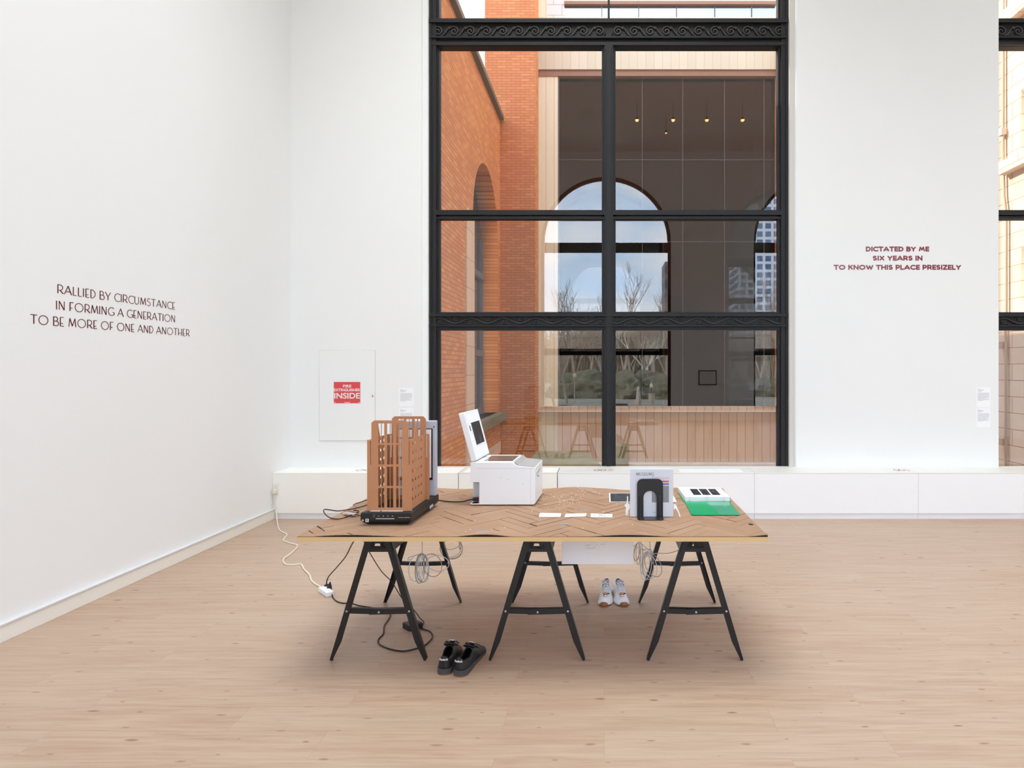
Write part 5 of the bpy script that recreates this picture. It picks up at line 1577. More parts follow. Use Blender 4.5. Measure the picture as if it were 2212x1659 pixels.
ad = [floor_pt(869, 1357), floor_pt(884, 1365), floor_pt(914, 1357), floor_pt(897, 1349.5)]
r = thing('power_adapter', 'black power adapter box lying on the floor behind a trestle leg', 'power adapter', (ad[0].x, ad[0].y, 0))
f = MB(); f.hull8([(p_.x, p_.y, 0.0) for p_ in ad], [(p_.x, p_.y, 0.036) for p_ in ad])
f.build('adapter_box', M['black'], r, bevel=0.004)
da = floor_pt(912, 1352).y / K
MB().tube(smooth_path([P(906, 1346, da), P(913.5, 1350, da), P(915, 1343, da), P(907, 1335, da - 0.02), P(894, 1317.5, da - 0.1), P(870, 1294.6, da - 0.2), P(847, 1258, da - 0.26), P(824, 1234, da - 0.28), P(801, 1198, da - 0.3), P(786.6, 1171, da - 0.3), Vector((xat(776, da - .3), K * (da - 0.3), 0.7045))], 7), 0.0026, 6).build('thin_lead', M['cord_black'], r, smooth=True)

# black lead looping off the table's left edge by the scanner
zl = ZT + 0.006 - TZ
lp_ = [table_pt(a, b, zl) for a, b in ((800, 1089), (785, 1095), (767, 1100), (748, 1102), (729, 1103), (711, 1101), (702, 1101.5), (699, 1106), (703, 1113), (712, 1118), (726, 1120.5), (742, 1119), (756, 1115.5), (769, 1111), (775, 1106), (770, 1102), (764, 1101.5))]
lp_ = [Vector((p_.x, p_.y, p_.z + 0.004 * math.sin(i * 1.1) + 0.002)) for i, p_ in enumerate(lp_)]
r = thing('scanner_lead', 'black cable looping out over the table edge beside the scanner', 'cable', lp_[0])
MB().tube(smooth_path(lp_, 7), 0.0034, 7).build('cord', M['cord_black'], r, smooth=True)
MB().tube(smooth_path([table_pt(a, b, zl + 0.003) for a, b in ((793, 1080), (778, 1085), (768, 1088), (763, 1091.5))], 6), 0.0030, 6).build('cord', M['cord_black'], r, smooth=True)
MB().tube(smooth_path([table_pt(a, b, zl) for a, b in ((771, 1112), (777, 1113.5), (784, 1114), (790, 1113))], 6), 0.0030, 6).build('cord', M['cord_black'], r, smooth=True)
pa, pb = table_pt(744, 1108.5, 0.015), table_pt(768, 1112.5, 0.015)
MB().beam((pa.x, pa.y, ZT + 0.010), (pb.x, pb.y, ZT + 0.010), 0.026, 0.012).build('connector', M['silver'], r, bevel=0.003)

# ------------------------------------------------------------------ shoes
def lerp_tab(tab, t):
    for (a, va), (b, vb) in zip(tab, tab[1:]):
        if t <= b: 
            q = (t - a) / (b - a); q = q * q * (3 - 2 * q)
            return va + (vb - va) * q
    return tab[-1][1]
def make_shoe(label, loc, rz, side, pal, L=0.285, text=True, extra_lace=True):
    upper, lining, mid, outs, lace, tongue_m = pal
    r = thing('sneaker', label, 'shoe', loc, None, rz)
    wtab = [(0.0, 0.036), (0.2, 0.037), (0.42, 0.037), (0.70, 0.047), (0.88, 0.043), (1.0, 0.034)]
    htab = [(0.0, 0.098), (0.10, 0.092), (0.28, 0.078), (0.44, 0.100), (0.55, 0.088), (0.72, 0.064), (0.88, 0.050), (1.0, 0.036)]
    ctab = [(0.0, 0.0), (0.4, -0.003), (0.7, 0.002), (1.0, -0.010)]
    zsole = lambda t: 0.034 - 0.012 * min(1.0, max(0.0, (t - 0.25) / 0.4))
    def hw(t):
        w = lerp_tab(wtab, t)
        if t < 0.10: w *= math.sqrt(max(0.0, 1 - ((0.10 - t) / 0.10) ** 2)) * 0.75 + 0.25 * math.sqrt(max(0, t / 0.10))
        if t > 0.80: w *= math.sqrt(max(0.0, 1 - ((t - 0.80) / 0.20) ** 2.4))
        return max(w, 0.0006)
    cx = lambda t: side * lerp_tab(ctab, t)
    def top(t, a):
        h = lerp_tab(htab, t)
        if t > 0.86: h = zsole(t) + (h - zsole(t)) * (1 - ((t - 0.86) / 0.14) ** 2.2)
        z0 = zsole(t)
        ca_, sa_ = math.cos(a), math.sin(a)
        x = hw(t) * (abs(ca_) ** 0.75) * (1 if ca_ >= 0 else -1)
        taper = 1 - 0.22 * abs(sa_) if t > 0.42 else 1 - 0.10 * abs(sa_)
        return Vector((cx(t) + x * taper, t * L, z0 - 0.004 + (h - z0 + 0.004) * (abs(sa_) ** 0.85)))
    NT_, NA = 44, 24
    ts = [0.5 - 0.5 * math.cos(PI * (i / NT_)) for i in range(NT_ + 1)]
    vs, fs = [], []
    for t in ts:
        for j in range(NA + 1):
            vs.append(top(t, PI * j / NA))
    for i in range(NT_):
        tm = (ts[i] + ts[i + 1]) / 2
        for j in range(NA):
            am = 180 * (j + 0.5) / NA
            if 0.045 < tm < 0.43 and 52 < am < 128: continue
            a = i * (NA + 1) + j
            fs.append((a, a + 1, a + NA + 2, a + NA + 1))
    me = bpy.data.meshes.new('upper'); me.from_pydata([tuple(v) for v in vs], [], fs); me.update()
    bm = bmesh.new(); bm.from_mesh(me)
    bmesh.ops.remove_doubles(bm, verts=bm.verts, dist=0.0003)
    loose = [v for v in bm.verts if not v.link_faces]
    bmesh.ops.delete(bm, geom=loose, context='VERTS')
    bmesh.ops.recalc_face_normals(bm, faces=bm.faces)
    bm.to_mesh(me); bm.free()
    me.materials.append(upper); me.materials.append(lining)
    o = link_mesh('upper', me, None, r, True, True)
    so = o.modifiers.new('thickness', 'SOLIDIFY'); so.thickness = 0.0045; so.offset = -1; so.material_offset = 1; so.material_offset_rim = 0
    # soles
    def outline(k, n=30):
        a = [(cx(t) + hw(t) * k + (0.0015 if k > 0 else -0.0015), t * L) for t in [0.5 - 0.5 * math.cos(PI * i / n) for i in range(n + 1)]]
        return a
    def sole(name, z_lo, z_hi, grow, material, t0=0.0, t1=1.0):
        n = 34
        ta = [t0 + (t1 - t0) * (0.5 - 0.5 * math.cos(PI * i / n)) for i in range(n + 1)]
        pv, pf = [], []
        for t in ta:
            y = t * L + (0.004 * grow if t > 0.5 else -0.004 * grow) * abs(2 * t - 1)
            w = hw(t) + 0.0035 * grow
            zl, zh = z_lo(t), z_hi(t)
            pv += [(cx(t) - w, y, zl), (cx(t) + w, y, zl), (cx(t) + w * 0.97, y, zh), (cx(t) - w * 0.97, y, zh)]
        for i in range(n):
            b, c = 4 * i, 4 * i + 4
            pf += [(b, c, c + 1, b + 1), (b + 1, c + 1, c + 2, b + 2), (b + 2, c + 2, c + 3, b + 3), (b + 3, c + 3, c, b)]
        pf += [(0, 1, 2, 3), (4 * n + 3, 4 * n + 2, 4 * n + 1, 4 * n)]
        m_ = MB().add(pv, pf)
        return m_.build(name, material, r, True)
    toe_spring = lambda t: 0.010 * max(0.0, (t - 0.80) / 0.20) ** 1.6
    sole('outsole', lambda t: 0.0 + toe_spring(t) * 0.8, lambda t: 0.0055 + toe_spring(t) * 0.9, 1.0, outs)
    sole('midsole', lambda t: 0.0055 + toe_spring(t) * 0.9, lambda t: zsole(t) + toe_spring(t) * 0.5, 1.0, mid)
    sole('insole', lambda t: zsole(t) - 0.004, lambda t: zsole(t) + 0.002, -1.2, lining, 0.03, 0.9)
    if outs is M['gum'] and upper is M['shoe_white']:
        pts = []
        f = MB()
        n = 14
        pv, pf = [], []
        for i in range(n + 1):
            a = PI * i / n
            xx = 0.026 * math.cos(a)
            yo = 0.010 - 0.017 * abs(math.cos(a)) ** 2.0
            for h_ in (0, 1):
                pv.append((cx(0.97) + xx, L + yo - h_ * 0.010 * math.sin(a), 0.008 + h_ * 0.024 * math.sin(a) ** 0.7))
        for i in range(n):
            pf.append((2 * i, 2 * i + 1, 2 * i + 3, 2 * i + 2))
        me = bpy.data.meshes.new('toe_cap'); me.from_pydata(pv, [], pf); me.update()
        tc = link_mesh('toe_cap', me, outs, r, True, True)
        s2 = tc.modifiers.new('thickness', 'SOLIDIFY'); s2.thickness = 0.006; s2.offset = 0
    # tongue
    pv, pf = [], []
    for i in range(9):
        q = i / 8.0
        y = L * (0.58 - 0.20 * q); z = lerp_tab(htab, 0.58) - 0.004 + 0.036 * q ** 1.1; w = 0.018 + 0.009 * q
        for j in range(7):
            u_ = (j - 3) / 3.0
            pv.append((cx(0.45) + u_ * w, y + 0.004 * u_ * u_, z - 0.010 * u_ * u_))
    for i in range(8):
        for j in range(6):
            a = i * 7 + j; pf.append((a, a + 1, a + 8, a + 7))
    me = bpy.data.meshes.new('tongue'); me.from_pydata(pv, [], pf); me.update()
    tg_ = link_mesh('tongue', me, tongue_m, r, True, True)
    s3 = tg_.modifiers.new('thickness', 'SOLIDIFY'); s3.thickness = 0.006; s3.offset = 0
    # laces
    f = MB()
    for k in range(6):
        t0, t1 = 0.455 + 0.045 * k, 0.455 + 0.045 * (k + 0.8)
        for sgn in (1, -1):
            A0 = math.radians(90 - sgn * 34); A1 = math.radians(90 + sgn * 34)
            pts = []
            for q in range(7):
                s_ = q / 6.0
                pt = top(t0 + (t1 - t0) * s_, A0 + (A1 - A0) * s_)
                pt.z += 0.004 + 0.003 * math.sin(PI * s_)
                pts.append(pt)
            f.tube(pts, 0.0026, 5)
    kn = top(0.46, PI / 2) + Vector((0, 0, 0.008))
    for sgn in (1, -1):
        f.tube(smooth_path([kn, kn + Vector((sgn * 0.012, -0.006, 0.012)), kn + Vector((sgn * 0.026, 0.010, 0.0)), kn + Vector((sgn * 0.012, 0.012, 0.0)), kn], 5), 0.0026, 5)
        f.tube(smooth_path([kn, kn + Vector((sgn * 0.020, 0.020, 0.0)), kn + Vector((sgn * 0.040, 0.052, -0.026))], 5), 0.0026, 5)
    f.build('laces', lace, r, True, True)
    # round pin on the vamp: copper disc with a silver rim and tail
    pt_ = 0.545 if text else 0.80
    pp = top(pt_, PI / 2) + Vector((0.006 if text else 0.0, 0, 0.014 if text else 0.0)); p2 = top(pt_ + 0.06, PI / 2)
    sl = math.atan2(p2.z - pp.z, p2.y - pp.y)
    bro = MB().lathe([(0.001, 0.008), (0.010, 0.0075), (0.0150, 0.005), (0.0162, 0.0), (0.013, -0.002)], (0, 0, 0), 18)
    me = bro.mesh('ornament_rim'); me.transform(Matrix.Translation(pp + Vector((0, 0, 0.002))) @ Matrix.Rotation(sl, 4, 'X') @ Matrix.Diagonal((1.15, 0.95, 1, 1)))
    br_ = link_mesh('shoe_pin', me, M['silver'], r, True, True)
    cp = MB().lathe([(0.001, 0.0098), (0.008, 0.0092), (0.0130, 0.0066)], (0, 0, 0), 18)
    me = cp.mesh('pin_disc'); me.transform(Matrix.Translation(pp + Vector((0, 0, 0.002))) @ Matrix.Rotation(sl, 4, 'X') @ Matrix.Diagonal((1.15, 0.95, 1, 1)))
    link_mesh('pin_disc', me, M['copper'], br_, True, True)
    q_ = 1 if text else -1
    f = MB(); f.box(pp.x + q_ * 0.012, pp.x + q_ * 0.030, pp.y - 0.007, pp.y - 0.003, pp.z + 0.006, pp.z + 0.010); f.box(pp.x + q_ * 0.019, pp.x + q_ * 0.023, pp.y - 0.013, pp.y + 0.003, pp.z + 0.006, pp.z + 0.010)
    f.build('pin_tail', M['silver'] if upper is M['shoe_black'] else M['ink'], br_, True)
    if text:
        # heel tab with the woven name
        me = fit_text('t', 'Reebok', None, (-0.0215, 0, 0.079), (1, 0, 0), (0, 0, 1), 0.043, 0.0115, thick=0.001, offset=0.012, mesh_only=True)
        for v in me.vertices:
            t = 0.0
            # wrap onto the rounded heel
            yy = 0.012 - math.sqrt(max(0.0, 0.030 ** 2 - (v.co.x) ** 2)) * 0.42 - 0.003 + v.co.y
            v.co.y = yy
        link_mesh('heel_name', me, M['white_mark'], r, True)
    return r
palB = (M['shoe_black'], M['shoe_lining'], M['sole_grey'], M['gum'], M['cord_black'], M['shoe_black'])
palW = (M['shoe_white'], M['shoe_white_lining'], M['white_plastic'], M['gum'], M['lace_white'], M['shoe_white_lining'])
hl = floor_pt(959, 1459)
make_shoe('black sneaker pointing straight back, nearer the adapter cable of the pair', (hl.x, hl.y, 0), 0.03, 1, palB)
hr = floor_pt(990, 1463)
make_shoe('black sneaker turned aside, nearer the middle trestle of the pair', (hr.x + 0.002, hr.y, 0), -0.17, -1, palB)
tl_ = floor_pt(1307, 1311.5); tr_ = floor_pt(1345.5, 1311.5)
def toe_place(toe, rz, L=0.290):
    return (toe.x + L * math.sin(rz), toe.y - L * math.cos(rz), 0)
rzl, rzr = PI - 0.045, PI + 0.10
make_shoe('white sneaker under the table, the left one of its pair', toe_place(tl_, rzl), rzl, -1, palW, text=False)
make_shoe('white sneaker under the table, the right one of its pair', toe_place(tr_, rzr), rzr, 1, palW, text=False)

# ================================================================== COURTYARD OUTSIDE
GZ = -0.6
tag(box('ground_courtyard', M['concrete'], -12, 16, YBACK + 0.12, 40, GZ - 0.2, GZ), kind='structure')
WX = -2.35
y0w, y1w = YBACK + 0.13, K * 14.1
wg = thing('brick_wing', 'orange brick wing with a tall arched window and dark sloping coping', 'building', (WX, y0w, GZ))
ac, aw_ = K * 12.5, K * 1.3
arch = [(ac - aw_, 0.65), (ac + aw_, 0.65)] + [(ac + aw_ * math.cos(PI * i / 20), 4.36 + 1.3 * math.sin(PI * i / 20)) for i in range(21)]
base_w = [(K * 12.6, GZ + 0.05), (K * 13.7, GZ + 0.05), (K * 13.7, -0.30), (K * 12.6, -0.30)]
me = plate_mesh([(y0w, GZ), (y1w - 0.002, GZ), (y1w - 0.002, 7.22), (y0w, 7.22)], [arch, base_w], 0.5, lambda u, v, t: (WX - 0.5 + t, u, v))
link_mesh('brick_wall', me, M['brick_side'], wg)
MB().box(WX - 0.6, WX + 0.09, y0w, y1w - 0.01, 7.22, 7.32).build('coping', M['coping'], wg)
MB().box(WX - 0.001, WX + 0.03, K * 10.57, K * 11.2, GZ, 4.36).build('stone_pilaster', M['stone_strip'], wg)
MB().box(WX - 0.3, WX + 0.16, ac - aw_ - 0.05, y1w - 0.02, 0.47, 0.65).build('window_sill', M['sill_moss'], wg)
MB().box(WX - 0.001, WX + 0.02, K * 11.3, y1w - 0.01, -0.27, -0.02).build('stone_course', M['stone_strip'], wg)
fr = MB()
xf = WX - 0.42
for yy, w_ in ((ac - aw_ + 0.05, 0.10), (ac, 0.12), (ac + aw_ - 0.05, 0.10)):
    fr.box(xf, xf + 0.10, yy - w_ / 2, yy + w_ / 2, 0.65, 4.4 if abs(yy - ac) > 0.5 else 5.6)
for zz in (0.70, 1.95, 3.62):
    fr.box(xf + 0.02, xf + 0.12, ac - aw_, ac + aw_, zz - 0.06, zz + 0.06)
wfr = fr.build('window_frame', M['frame_brown'], wg)
me = plate_mesh([(a, b) for a, b in arch], [], 0.01, lambda u, v, t: (xf + 0.03 + t, u, v))
link_mesh('window_pane', me, M['glass_dark'], wfr)
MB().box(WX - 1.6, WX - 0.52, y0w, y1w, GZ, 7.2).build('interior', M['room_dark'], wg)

bt = thing('brick_block', 'tall plain brick block facing the window beyond the brick wing', 'building', (-2.2, K * 14.1, GZ))
MB().box(xat(1053, 14.4), xat(1155, 14.1), K * 14.1, K * 17, GZ, 15).build('brick_wall', M['brick_face'], bt)
MB().box(xat(1155, 14.1) - 0.001, xat(1155, 14.1) + 0.012, K * 14.1 + 0.001, K * 14.8, GZ, 15).build('brick_return', M['brick_side'], bt)
wbk = thing('white_building', 'narrow strip of pale stone building behind the brick wing coping', 'building', (-3.4, K * 15, GZ))
MB().box(-6.5, xat(1052, 14.6), K * 14.6, K * 18, GZ, 15).build('stone_wall', M['stone_white'], wbk)

YP = K * 14.8
pxm = lambda x: xat(x, 14.8)
pzm = lambda y: zat(y, 14.8)
pb_ = thing('panelled_building', 'beige travertine panelled building with a large dark window', 'building', (1.3, YP, GZ))
PXL, PXR = xat(1155, 14.1) + 0.013, pxm(1677)
MB().box(PXL, pxm(1205), YP, YP + 0.5, GZ, pzm(160)).build('side_panel', M['boards_pale'], pb_)
MB().box(pxm(1205), PXR, YP + 0.02, YP + 0.5, GZ, pzm(888)).build('spandrel_panel', M['boards_tan'], pb_)
MB().box(PXL, PXR, YP - 0.05, YP + 0.5, pzm(152), pzm(40)).build('header_panel', M['boards_head'], pb_)
MB().box(PXL, PXR, YP - 0.02, YP + 0.3, pzm(165), pzm(152)).build('lintel', M['lintel'], pb_)
sl_ = MB(); sl_.box(PXL, PXR, YP - 0.10, YP + 0.2, pzm(889), pzm(878)); sl_.build('window_sill', M['boards_tan'], pb_)
MB().box(PXL, PXR, YP - 0.12, YP - 0.10, pzm(889), pzm(887)).build('sill_drip', M['stone_white'], pb_)
wd = MB().box(pxm(1205), PXR, YP + 0.12, YP + 0.13, pzm(878), pzm(165)).build('dark_glazing', M['glass_dark'], pb_)
gr = MB()
for x in (1388, 1476, 1567, 1653): gr.box(pxm(x) - 0.005, pxm(x) + 0.005, YP + 0.09, YP + 0.12, pzm(878), pzm(165))
for y in (342, 520, 700): gr.box(pxm(1207), PXR, YP + 0.09, YP + 0.12, pzm(y) - 0.005, pzm(y) + 0.005)
gr.box(pxm(1205), pxm(1207.5), YP + 0.0, YP + 0.13, pzm(878), pzm(165))
gr.build('glazing_bars', M['sash_grey'], pb_)
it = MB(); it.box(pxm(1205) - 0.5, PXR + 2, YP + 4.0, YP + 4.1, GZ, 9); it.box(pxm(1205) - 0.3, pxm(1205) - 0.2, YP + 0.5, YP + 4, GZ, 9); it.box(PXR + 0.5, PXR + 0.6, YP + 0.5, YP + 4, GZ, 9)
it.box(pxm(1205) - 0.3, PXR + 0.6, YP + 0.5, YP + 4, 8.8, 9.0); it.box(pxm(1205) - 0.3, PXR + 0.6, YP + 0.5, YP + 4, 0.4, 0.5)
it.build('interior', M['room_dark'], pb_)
# upper storey: tiled strip and a window that mirrors the sky
MB().box(PXL, pxm(1182), YP, YP + 0.5, pzm(40), 14).build('upper_pier', M['boards_pale'], pb_)
MB().box(pxm(1182), pxm(1219), YP + 0.02, YP + 0.5, pzm(40), 14).build('tiled_strip', M['tile_white'], pb_)
def sky_glass():
    t = NT('sky_mirroring_glass')
    t.b.inputs['Base Color'].default_value = C(146, 150, 180)
    t.b.inputs['Metallic'].default_value = 0.85
    t.b.inputs['Roughness'].default_value = 0.06
    return t.m
MB().box(pxm(1219), PXR, YP + 0.06, YP + 0.10, pzm(40), pzm(10)).build('upper_window', sky_glass(), pb_)
ub = MB()
for x in (1300, 1380, 1462, 1545, 1625): ub.box(pxm(x) - 0.01, pxm(x) + 0.01, YP + 0.03, YP + 0.06, pzm(40), pzm(10))
ub.build('upper_window_bars', M['sash_grey'], pb_)
MB().box(pxm(1219), PXR, YP - 0.02, YP + 0.4, pzm(10), pzm(3)).build('upper_lintel', M['lintel'], pb_)
MB().box(pxm(1219), PXR, YP, YP + 0.4, pzm(3), 14).build('upper_wall', M['boards_pale'], pb_)
rb = thing('brick_pier', 'narrow brick pier at the edge of the panelled building by the window jamb', 'building', (PXR + 0.3, YP - 0.1, GZ))
MB().box(PXR + 0.001, PXR + 1.9, YP - 0.18, YP + 0.4, GZ, pzm(100)).build('brick_wall', M['brick_face'], rb)

# stone building at the right, seen through the second window
SX = 6.0
sb = thing('stone_building', 'sunlit limestone block wall seen through the second window beyond the pier', 'building', (SX, K * 9.2, GZ))
ya_, yb2 = YBACK + 0.13, YP - 0.2
rects = []
def sw(y, d): return zat(y, d)
win = [(K * 7.7, zat(660, 9.0)), (K * 8.99, zat(660, 9.0)), (K * 8.99, zat(535, 9.0)), (K * 7.7, zat(535, 9.0))]
win2 = [(K * 7.7, zat(335, 9.0)), (K * 8.99, zat(335, 9.0)), (K * 8.99, zat(195, 9.0)), (K * 7.7, zat(195, 9.0))]
me = plate_mesh([(ya_, GZ), (yb2, GZ), (yb2, 12), (ya_, 12)], [win, win2], 0.6, lambda u, v, t: (SX + t, u, v))
link_mesh('stone_wall', me, M['stone_side'], sb)
MB().box(SX + 0.45, SX + 0.6, ya_, K * 9.2, 0.8, 9).build('window_infill', M['brick_side'], sb)
for yy, zz in ((345, 0.26), (20, 0.3)):
    z1_ = zat(yy, 9.15)
    MB().box(SX - 0.14, SX, K * 8.2, K * 9.30, z1_ - zz * 0.7, z1_).build('window_ledge', M['stone_side'], sb)
cd = MB().tube([(SX - 0.04, K * 9.33, 10), (SX - 0.04, K * 9.33, 4.9), (SX - 0.04, K * 9.31, 4.2), (SX - 0.04, K * 9.26, 3.9), (SX - 0.04, K * 9.26, 2.4), (SX - 0.04, K * 9.29, 2.2), (SX - 0.04, K * 9.27, 2.0), (SX - 0.04, K * 9.27, -0.6)], 0.018, 8)
cdt = thing('conduit_pipe', 'thin painted conduit running down the sunlit stone wall outside', 'pipe', (SX, K * 9.3, GZ))
cd.build('pipe', M['pipe'], cdt, smooth=True)
for yy in (283, 745, 955): 
    zz = zat(yy, 9.3)
    MB().box(SX - 0.085, SX - 0.001, K * 9.30, K * 9.40, zz - 0.05, zz + 0.05).build('junction_box', M['stone_white'] if yy == 283 else M['pipe'], cdt, bevel=0.004)
# mossy ledge and utility box at the foot of the courtyard
a0 = P(1150, 985, 12.4); a1 = P(1262, 985, 12.4)
tag(MB().prism([(a0.x, K * 11.2), (a1.x + 0.35, K * 11.2), (a1.x, K * 13.2), (a0.x, K * 13.2)], lambda u, v, t: (u, v, t), GZ, a0.z).build('stone_ledge', M['moss'], bevel=0.02), 'low mossy stone ledge on the courtyard ground behind the printer', 'ledge')
a0 = P(1329, 964, 14.0); a1 = P(1358, 964, 14.0)
tag(box('utility_box', M['moss'], a0.x, a1.x, K * 14.0, K * 14.6, GZ, a0.z, bevel=0.01), 'olive grey utility box at the foot of the panelled wall', 'utility box')

# ================================================================== THE PARK BEHIND THE CAMERA (mirrored in the glass)
tag(box('ground_park', M['park_grass'], -120, 160, -220, YR - 0.4, -0.8, -0.3), kind='structure')
def mirror_y(d): return 2 * YG - K * d
def bare_tree(seed, h, spread, trunk, material):
    random.seed(seed)
    mb = MB()
    def grow(p, dr, length, rad, depth):
        n = 3
        pts = [p]
        q = p.copy(); d = dr.copy()
        for i in range(n):
            d = (d + Vector((random.uniform(-.18, .18), random.uniform(-.18, .18), random.uniform(-.05, .16)))).normalized()
            q = q + d * length / n
            pts.append(q.copy())
        mb.tube(pts, rad, 4 if depth < 3 else 3, taper=0.6)
        if depth >= 5: return
        for k in range(3 if depth < 4 else 2):
            b = pts[random.choice((2, 3))] if depth else pts[random.choice((1, 2, 3, 3))]
            nd = (d + Vector((random.uniform(-1, 1), random.uniform(-1, 1), random.uniform(-0.1, 0.8))) * spread).normalized()
            grow(b, nd, length * random.uniform(0.62, 0.8), max(0.012, rad * 0.52), depth + 1)
    grow(Vector((0, 0, 0)), Vector((0, 0, 1)), h * 0.32, trunk, 0)
    me = mb.mesh('tree', fix=False)
    return me
tm = [bare_tree(1, 11, 0.75, 0.22, None), bare_tree(2, 9, 0.9, 0.16, None), bare_tree(5, 12, 0.6, 0.2, None)]
tpale = tm[1].copy(); tpale.materials.append(M['bark_pale'])
for me in tm: me.materials.append(M['bark'])
specs = [(1215, 60, 0, 1.0), (1245, 51, 2, 0.8), (1300, 61, 0, 0.95), (1345, 67, 2, 1.1), (1388, 48, 3, 0.75), (1412, 57, 0, 0.9), (1440, 68, 2, 1.0), (1270, 70, 1, 1.1), (1365, 72, 1, 1.15), (1225, 35, 1, 0.55), (1640, 55, 0, 0.9), (1668, 50, 1, 0.9), (1690, 60, 2, 1.0)]
for k, (px_, d, m_, s_) in enumerate(specs):
    me = tpale if m_ == 3 else tm[m_]
    o = bpy.data.objects.new('bare_tree', me); COL.objects.link(o)
    o.location = (xat(px_, d), mirror_y(d), -0.3); o.rotation_euler = (0, 0, k * 1.7); o.scale = (s_, s_, s_)
    tag(o, 'pale barked bare tree in the mirrored park, branches wide' if m_ == 3 else 'bare winter tree of the mirrored park, among the brown thicket', 'tree', 'bare trees of the park mirrored in the glass')
def shrub(seed, w, h, material):
    random.seed(seed)
    mb = MB()
    for _ in range(150):
        a = random.uniform(0, 2 * PI); r0 = random.random() * w * 0.35
        b = Vector((r0 * math.cos(a), r0 * math.sin(a) * 0.6, 0))
        tip = b + Vector((math.cos(a) * random.random() * w * 0.4, math.sin(a) * random.random() * w * 0.25, h * random.uniform(0.5, 1.0)))
        mid = (b + tip) / 2 + Vector((random.uniform(-.2, .2), random.uniform(-.2, .2), 0.2))
        mb.tube([b, mid, tip], 0.035, 3, taper=0.4)
        for _k in range(3):
            q = mid + (tip - mid) * random.random()
            mb.tube([q, q + Vector((random.uniform(-.6, .6), random.uniform(-.4, .4), random.uniform(0.1, .6)))], 0.022, 3)
    me = mb.mesh('shrub', fix=False); me.materials.append(material)
    return me
def mound(seed, w, h, material):
    bm = bmesh.new(); bmesh.ops.create_icosphere(bm, subdivisions=4, radius=1.0)
    for v in bm.verts:
        n_ = v.co.normalized()
        k_ = 1 + 0.28 * mnoise.noise(n_ * 2.2 + Vector((seed, 0, 0))) + 0.16 * mnoise.noise(n_ * 7 + Vector((0, seed, 0)))
        v.co = Vector((n_.x * w / 2 * k_, n_.y * w * 0.3 * k_, max(0.0, n_.z) * h * k_))
    me = bpy.data.meshes.new('mound'); bm.to_mesh(me); bm.free(); me.materials.append(material)
    for p_ in me.polygons: p_.use_smooth = False
    return me
sh0, sh1 = shrub(3, 7, 5.5, M['thicket']), shrub(8, 6, 4.5, M['bark'])
ubm = bmesh.new()
for k, (px_, d, s_) in enumerate(((1210, 64, 1.2), (1250, 66, 1.3), (1290, 68, 1.25), (1330, 64, 1.3), (1375, 68, 1.3), (1415, 66, 1.25), (1445, 62, 1.2), (1232, 74, 1.5), (1312, 76, 1.5), (1398, 76, 1.5), (1640, 60, 1.2), (1672, 56, 1.1), (1700, 62, 1.2))):
    t_ = (sh0 if k % 2 else sh1).copy()
    d += 26; s_ *= 1.35
    t_.transform(Matrix.Translation((xat(px_, d), mirror_y(d), -0.3)) @ Matrix.Rotation(k, 4, 'Z') @ Matrix.Scale(s_, 4))
    ubm.from_mesh(t_); bpy.data.meshes.remove(t_)
gm = [mound(1.0, 7, 2.4, M['leaf']), mound(4.0, 6, 2.0, M['leaf']), mound(7.0, 16, 6.0, M['thicket'])]
gbm = bmesh.new()
for k, (px_, d, m_, s_) in enumerate(((1265, 46, 0, 0.9), (1240, 48, 1, 0.9), (1345, 46, 0, 0.9), (1375, 50, 1, 1.0), (1405, 47, 0, 0.9), (1432, 45, 1, 0.9), (1665, 48, 1, 0.8))):
    d = d * 0.92
    t_ = gm[m_].copy()
    t_.transform(Matrix.Translation((xat(px_, d), mirror_y(d), -0.3)) @ Matrix.Rotation(k * 2.1, 4, 'Z') @ Matrix.Scale(s_ * 0.8, 4))
    gbm.from_mesh(t_); bpy.data.meshes.remove(t_)
me = bpy.data.meshes.new('evergreen_hedge'); gbm.to_mesh(me); gbm.free()
tag(link_mesh('evergreen_hedge', me, M['leaf']), 'low rounded evergreen hedge in front of the mirrored park trees', 'hedge', None, 'stuff')
for k, px_ in enumerate((1200, 1300, 1400, 1500, 1640, 1720)):
    t_ = gm[2].copy()
    t_.transform(Matrix.Translation((xat(px_, 112), mirror_y(112), -0.3)) @ Matrix.Diagonal((1.35, 1.35, 1.2 + 0.15 * (k % 3), 1.0)))
    ubm.from_mesh(t_); bpy.data.meshes.remove(t_)
me = bpy.data.meshes.new('undergrowth'); ubm.to_mesh(me); ubm.free()
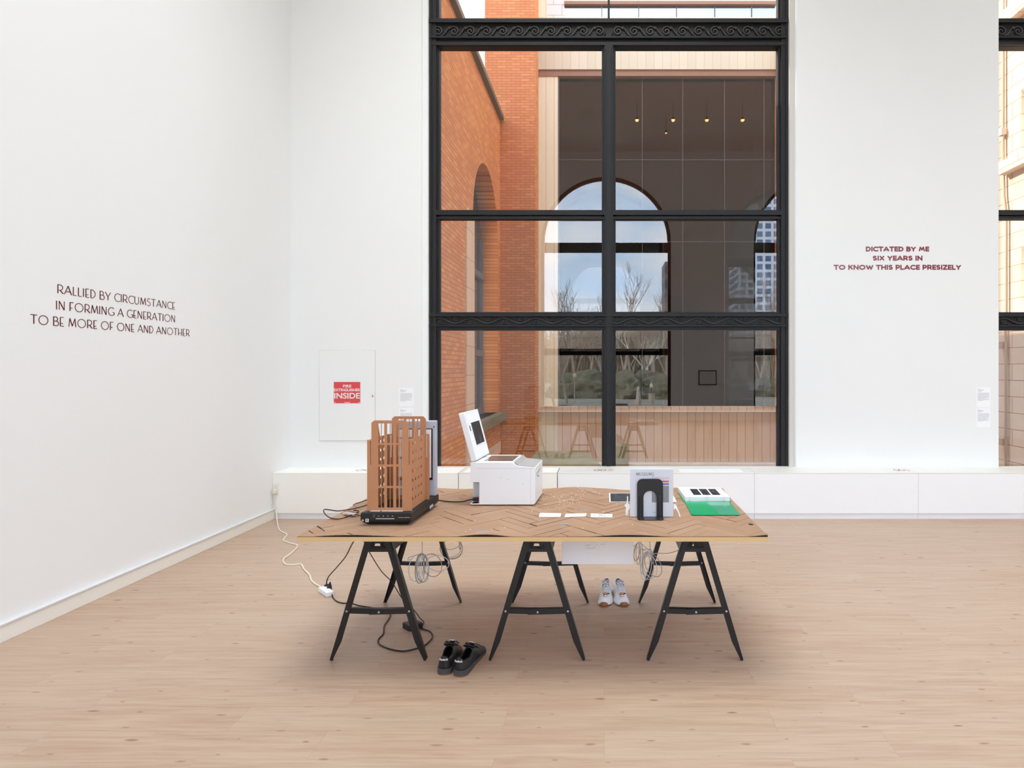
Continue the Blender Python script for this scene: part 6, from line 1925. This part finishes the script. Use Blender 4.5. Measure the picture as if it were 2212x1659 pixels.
tag(link_mesh('undergrowth', me, M['thicket']), 'dense leafless brown undergrowth along the back of the mirrored park', 'undergrowth', None, 'stuff')
# granite posts
def mp(x, y, d):
    p = P(x, y, d); return Vector((p.x, 2 * YG - p.y, p.z))
b = mp(1379, 877, 34); b.z = -0.3
r = thing('stone_obelisk', 'small pale stone obelisk on a stepped base in the mirrored park', 'obelisk', b)
MB().lathe([(0.22, 0.0), (0.22, 0.12), (0.17, 0.14), (0.16, 0.32)], b, 4).build('plinth', M['granite'], r)
MB().lathe([(0.13, 0.32), (0.08, 0.88), (0.085, 0.9), (0.02, 0.98)], b, 4).build('shaft', M['granite'], r)
b = mp(1407, 877, 34); b.z = -0.3
r = thing('park_lamp', 'round globe lamp on a short granite pillar in the mirrored park', 'lamp', b)
MB().lathe([(0.17, 0.0), (0.16, 0.52), (0.19, 0.54), (0.18, 0.58)], b, 12).build('pillar', M['granite'], r)
MB().lathe([(0.025, 0.58), (0.02, 0.86), (0.05, 0.88)], b, 10).build('post', M['dark_iron'], r)
MB().lathe([(0.04, 0.88), (0.09, 0.94), (0.10, 1.02), (0.07, 1.09), (0.03, 1.12), (0.01, 1.2)], b, 14).build('globe', M['lamp_globe'], r, smooth=True)
b = mp(1241, 877, 35); b.z = -0.3
r = thing('street_lamp', 'slim street lamp with a white globe alone in the mirrored park', 'lamp', b)
MB().lathe([(0.05, 0.0), (0.03, 0.2), (0.02, 1.4)], b, 10).build('post', M['granite'], r)
MB().lathe([(0.03, 1.4), (0.09, 1.46), (0.1, 1.58), (0.04, 1.68)], b, 12).build('globe', M['lamp_globe'], r, smooth=True)
# towers on the skyline
b0, b1 = mp(1437, 672, 150), mp(1462, 565, 150)
tag(box('dark_tower', M['tower_dark'], b0.x, b1.x, b0.y - 8, b0.y, -0.3, b1.z), 'slim dark office tower on the skyline mirrored beside the arch', 'building')
b0, b1 = mp(1627, 672, 130), mp(1712, 385, 130)
tag(box('white_tower', M['tower_white'], b0.x, b1.x, b0.y - 12, b0.y, -0.3, b1.z), 'white high-rise with rows of blue windows mirrored at the window edge', 'building')
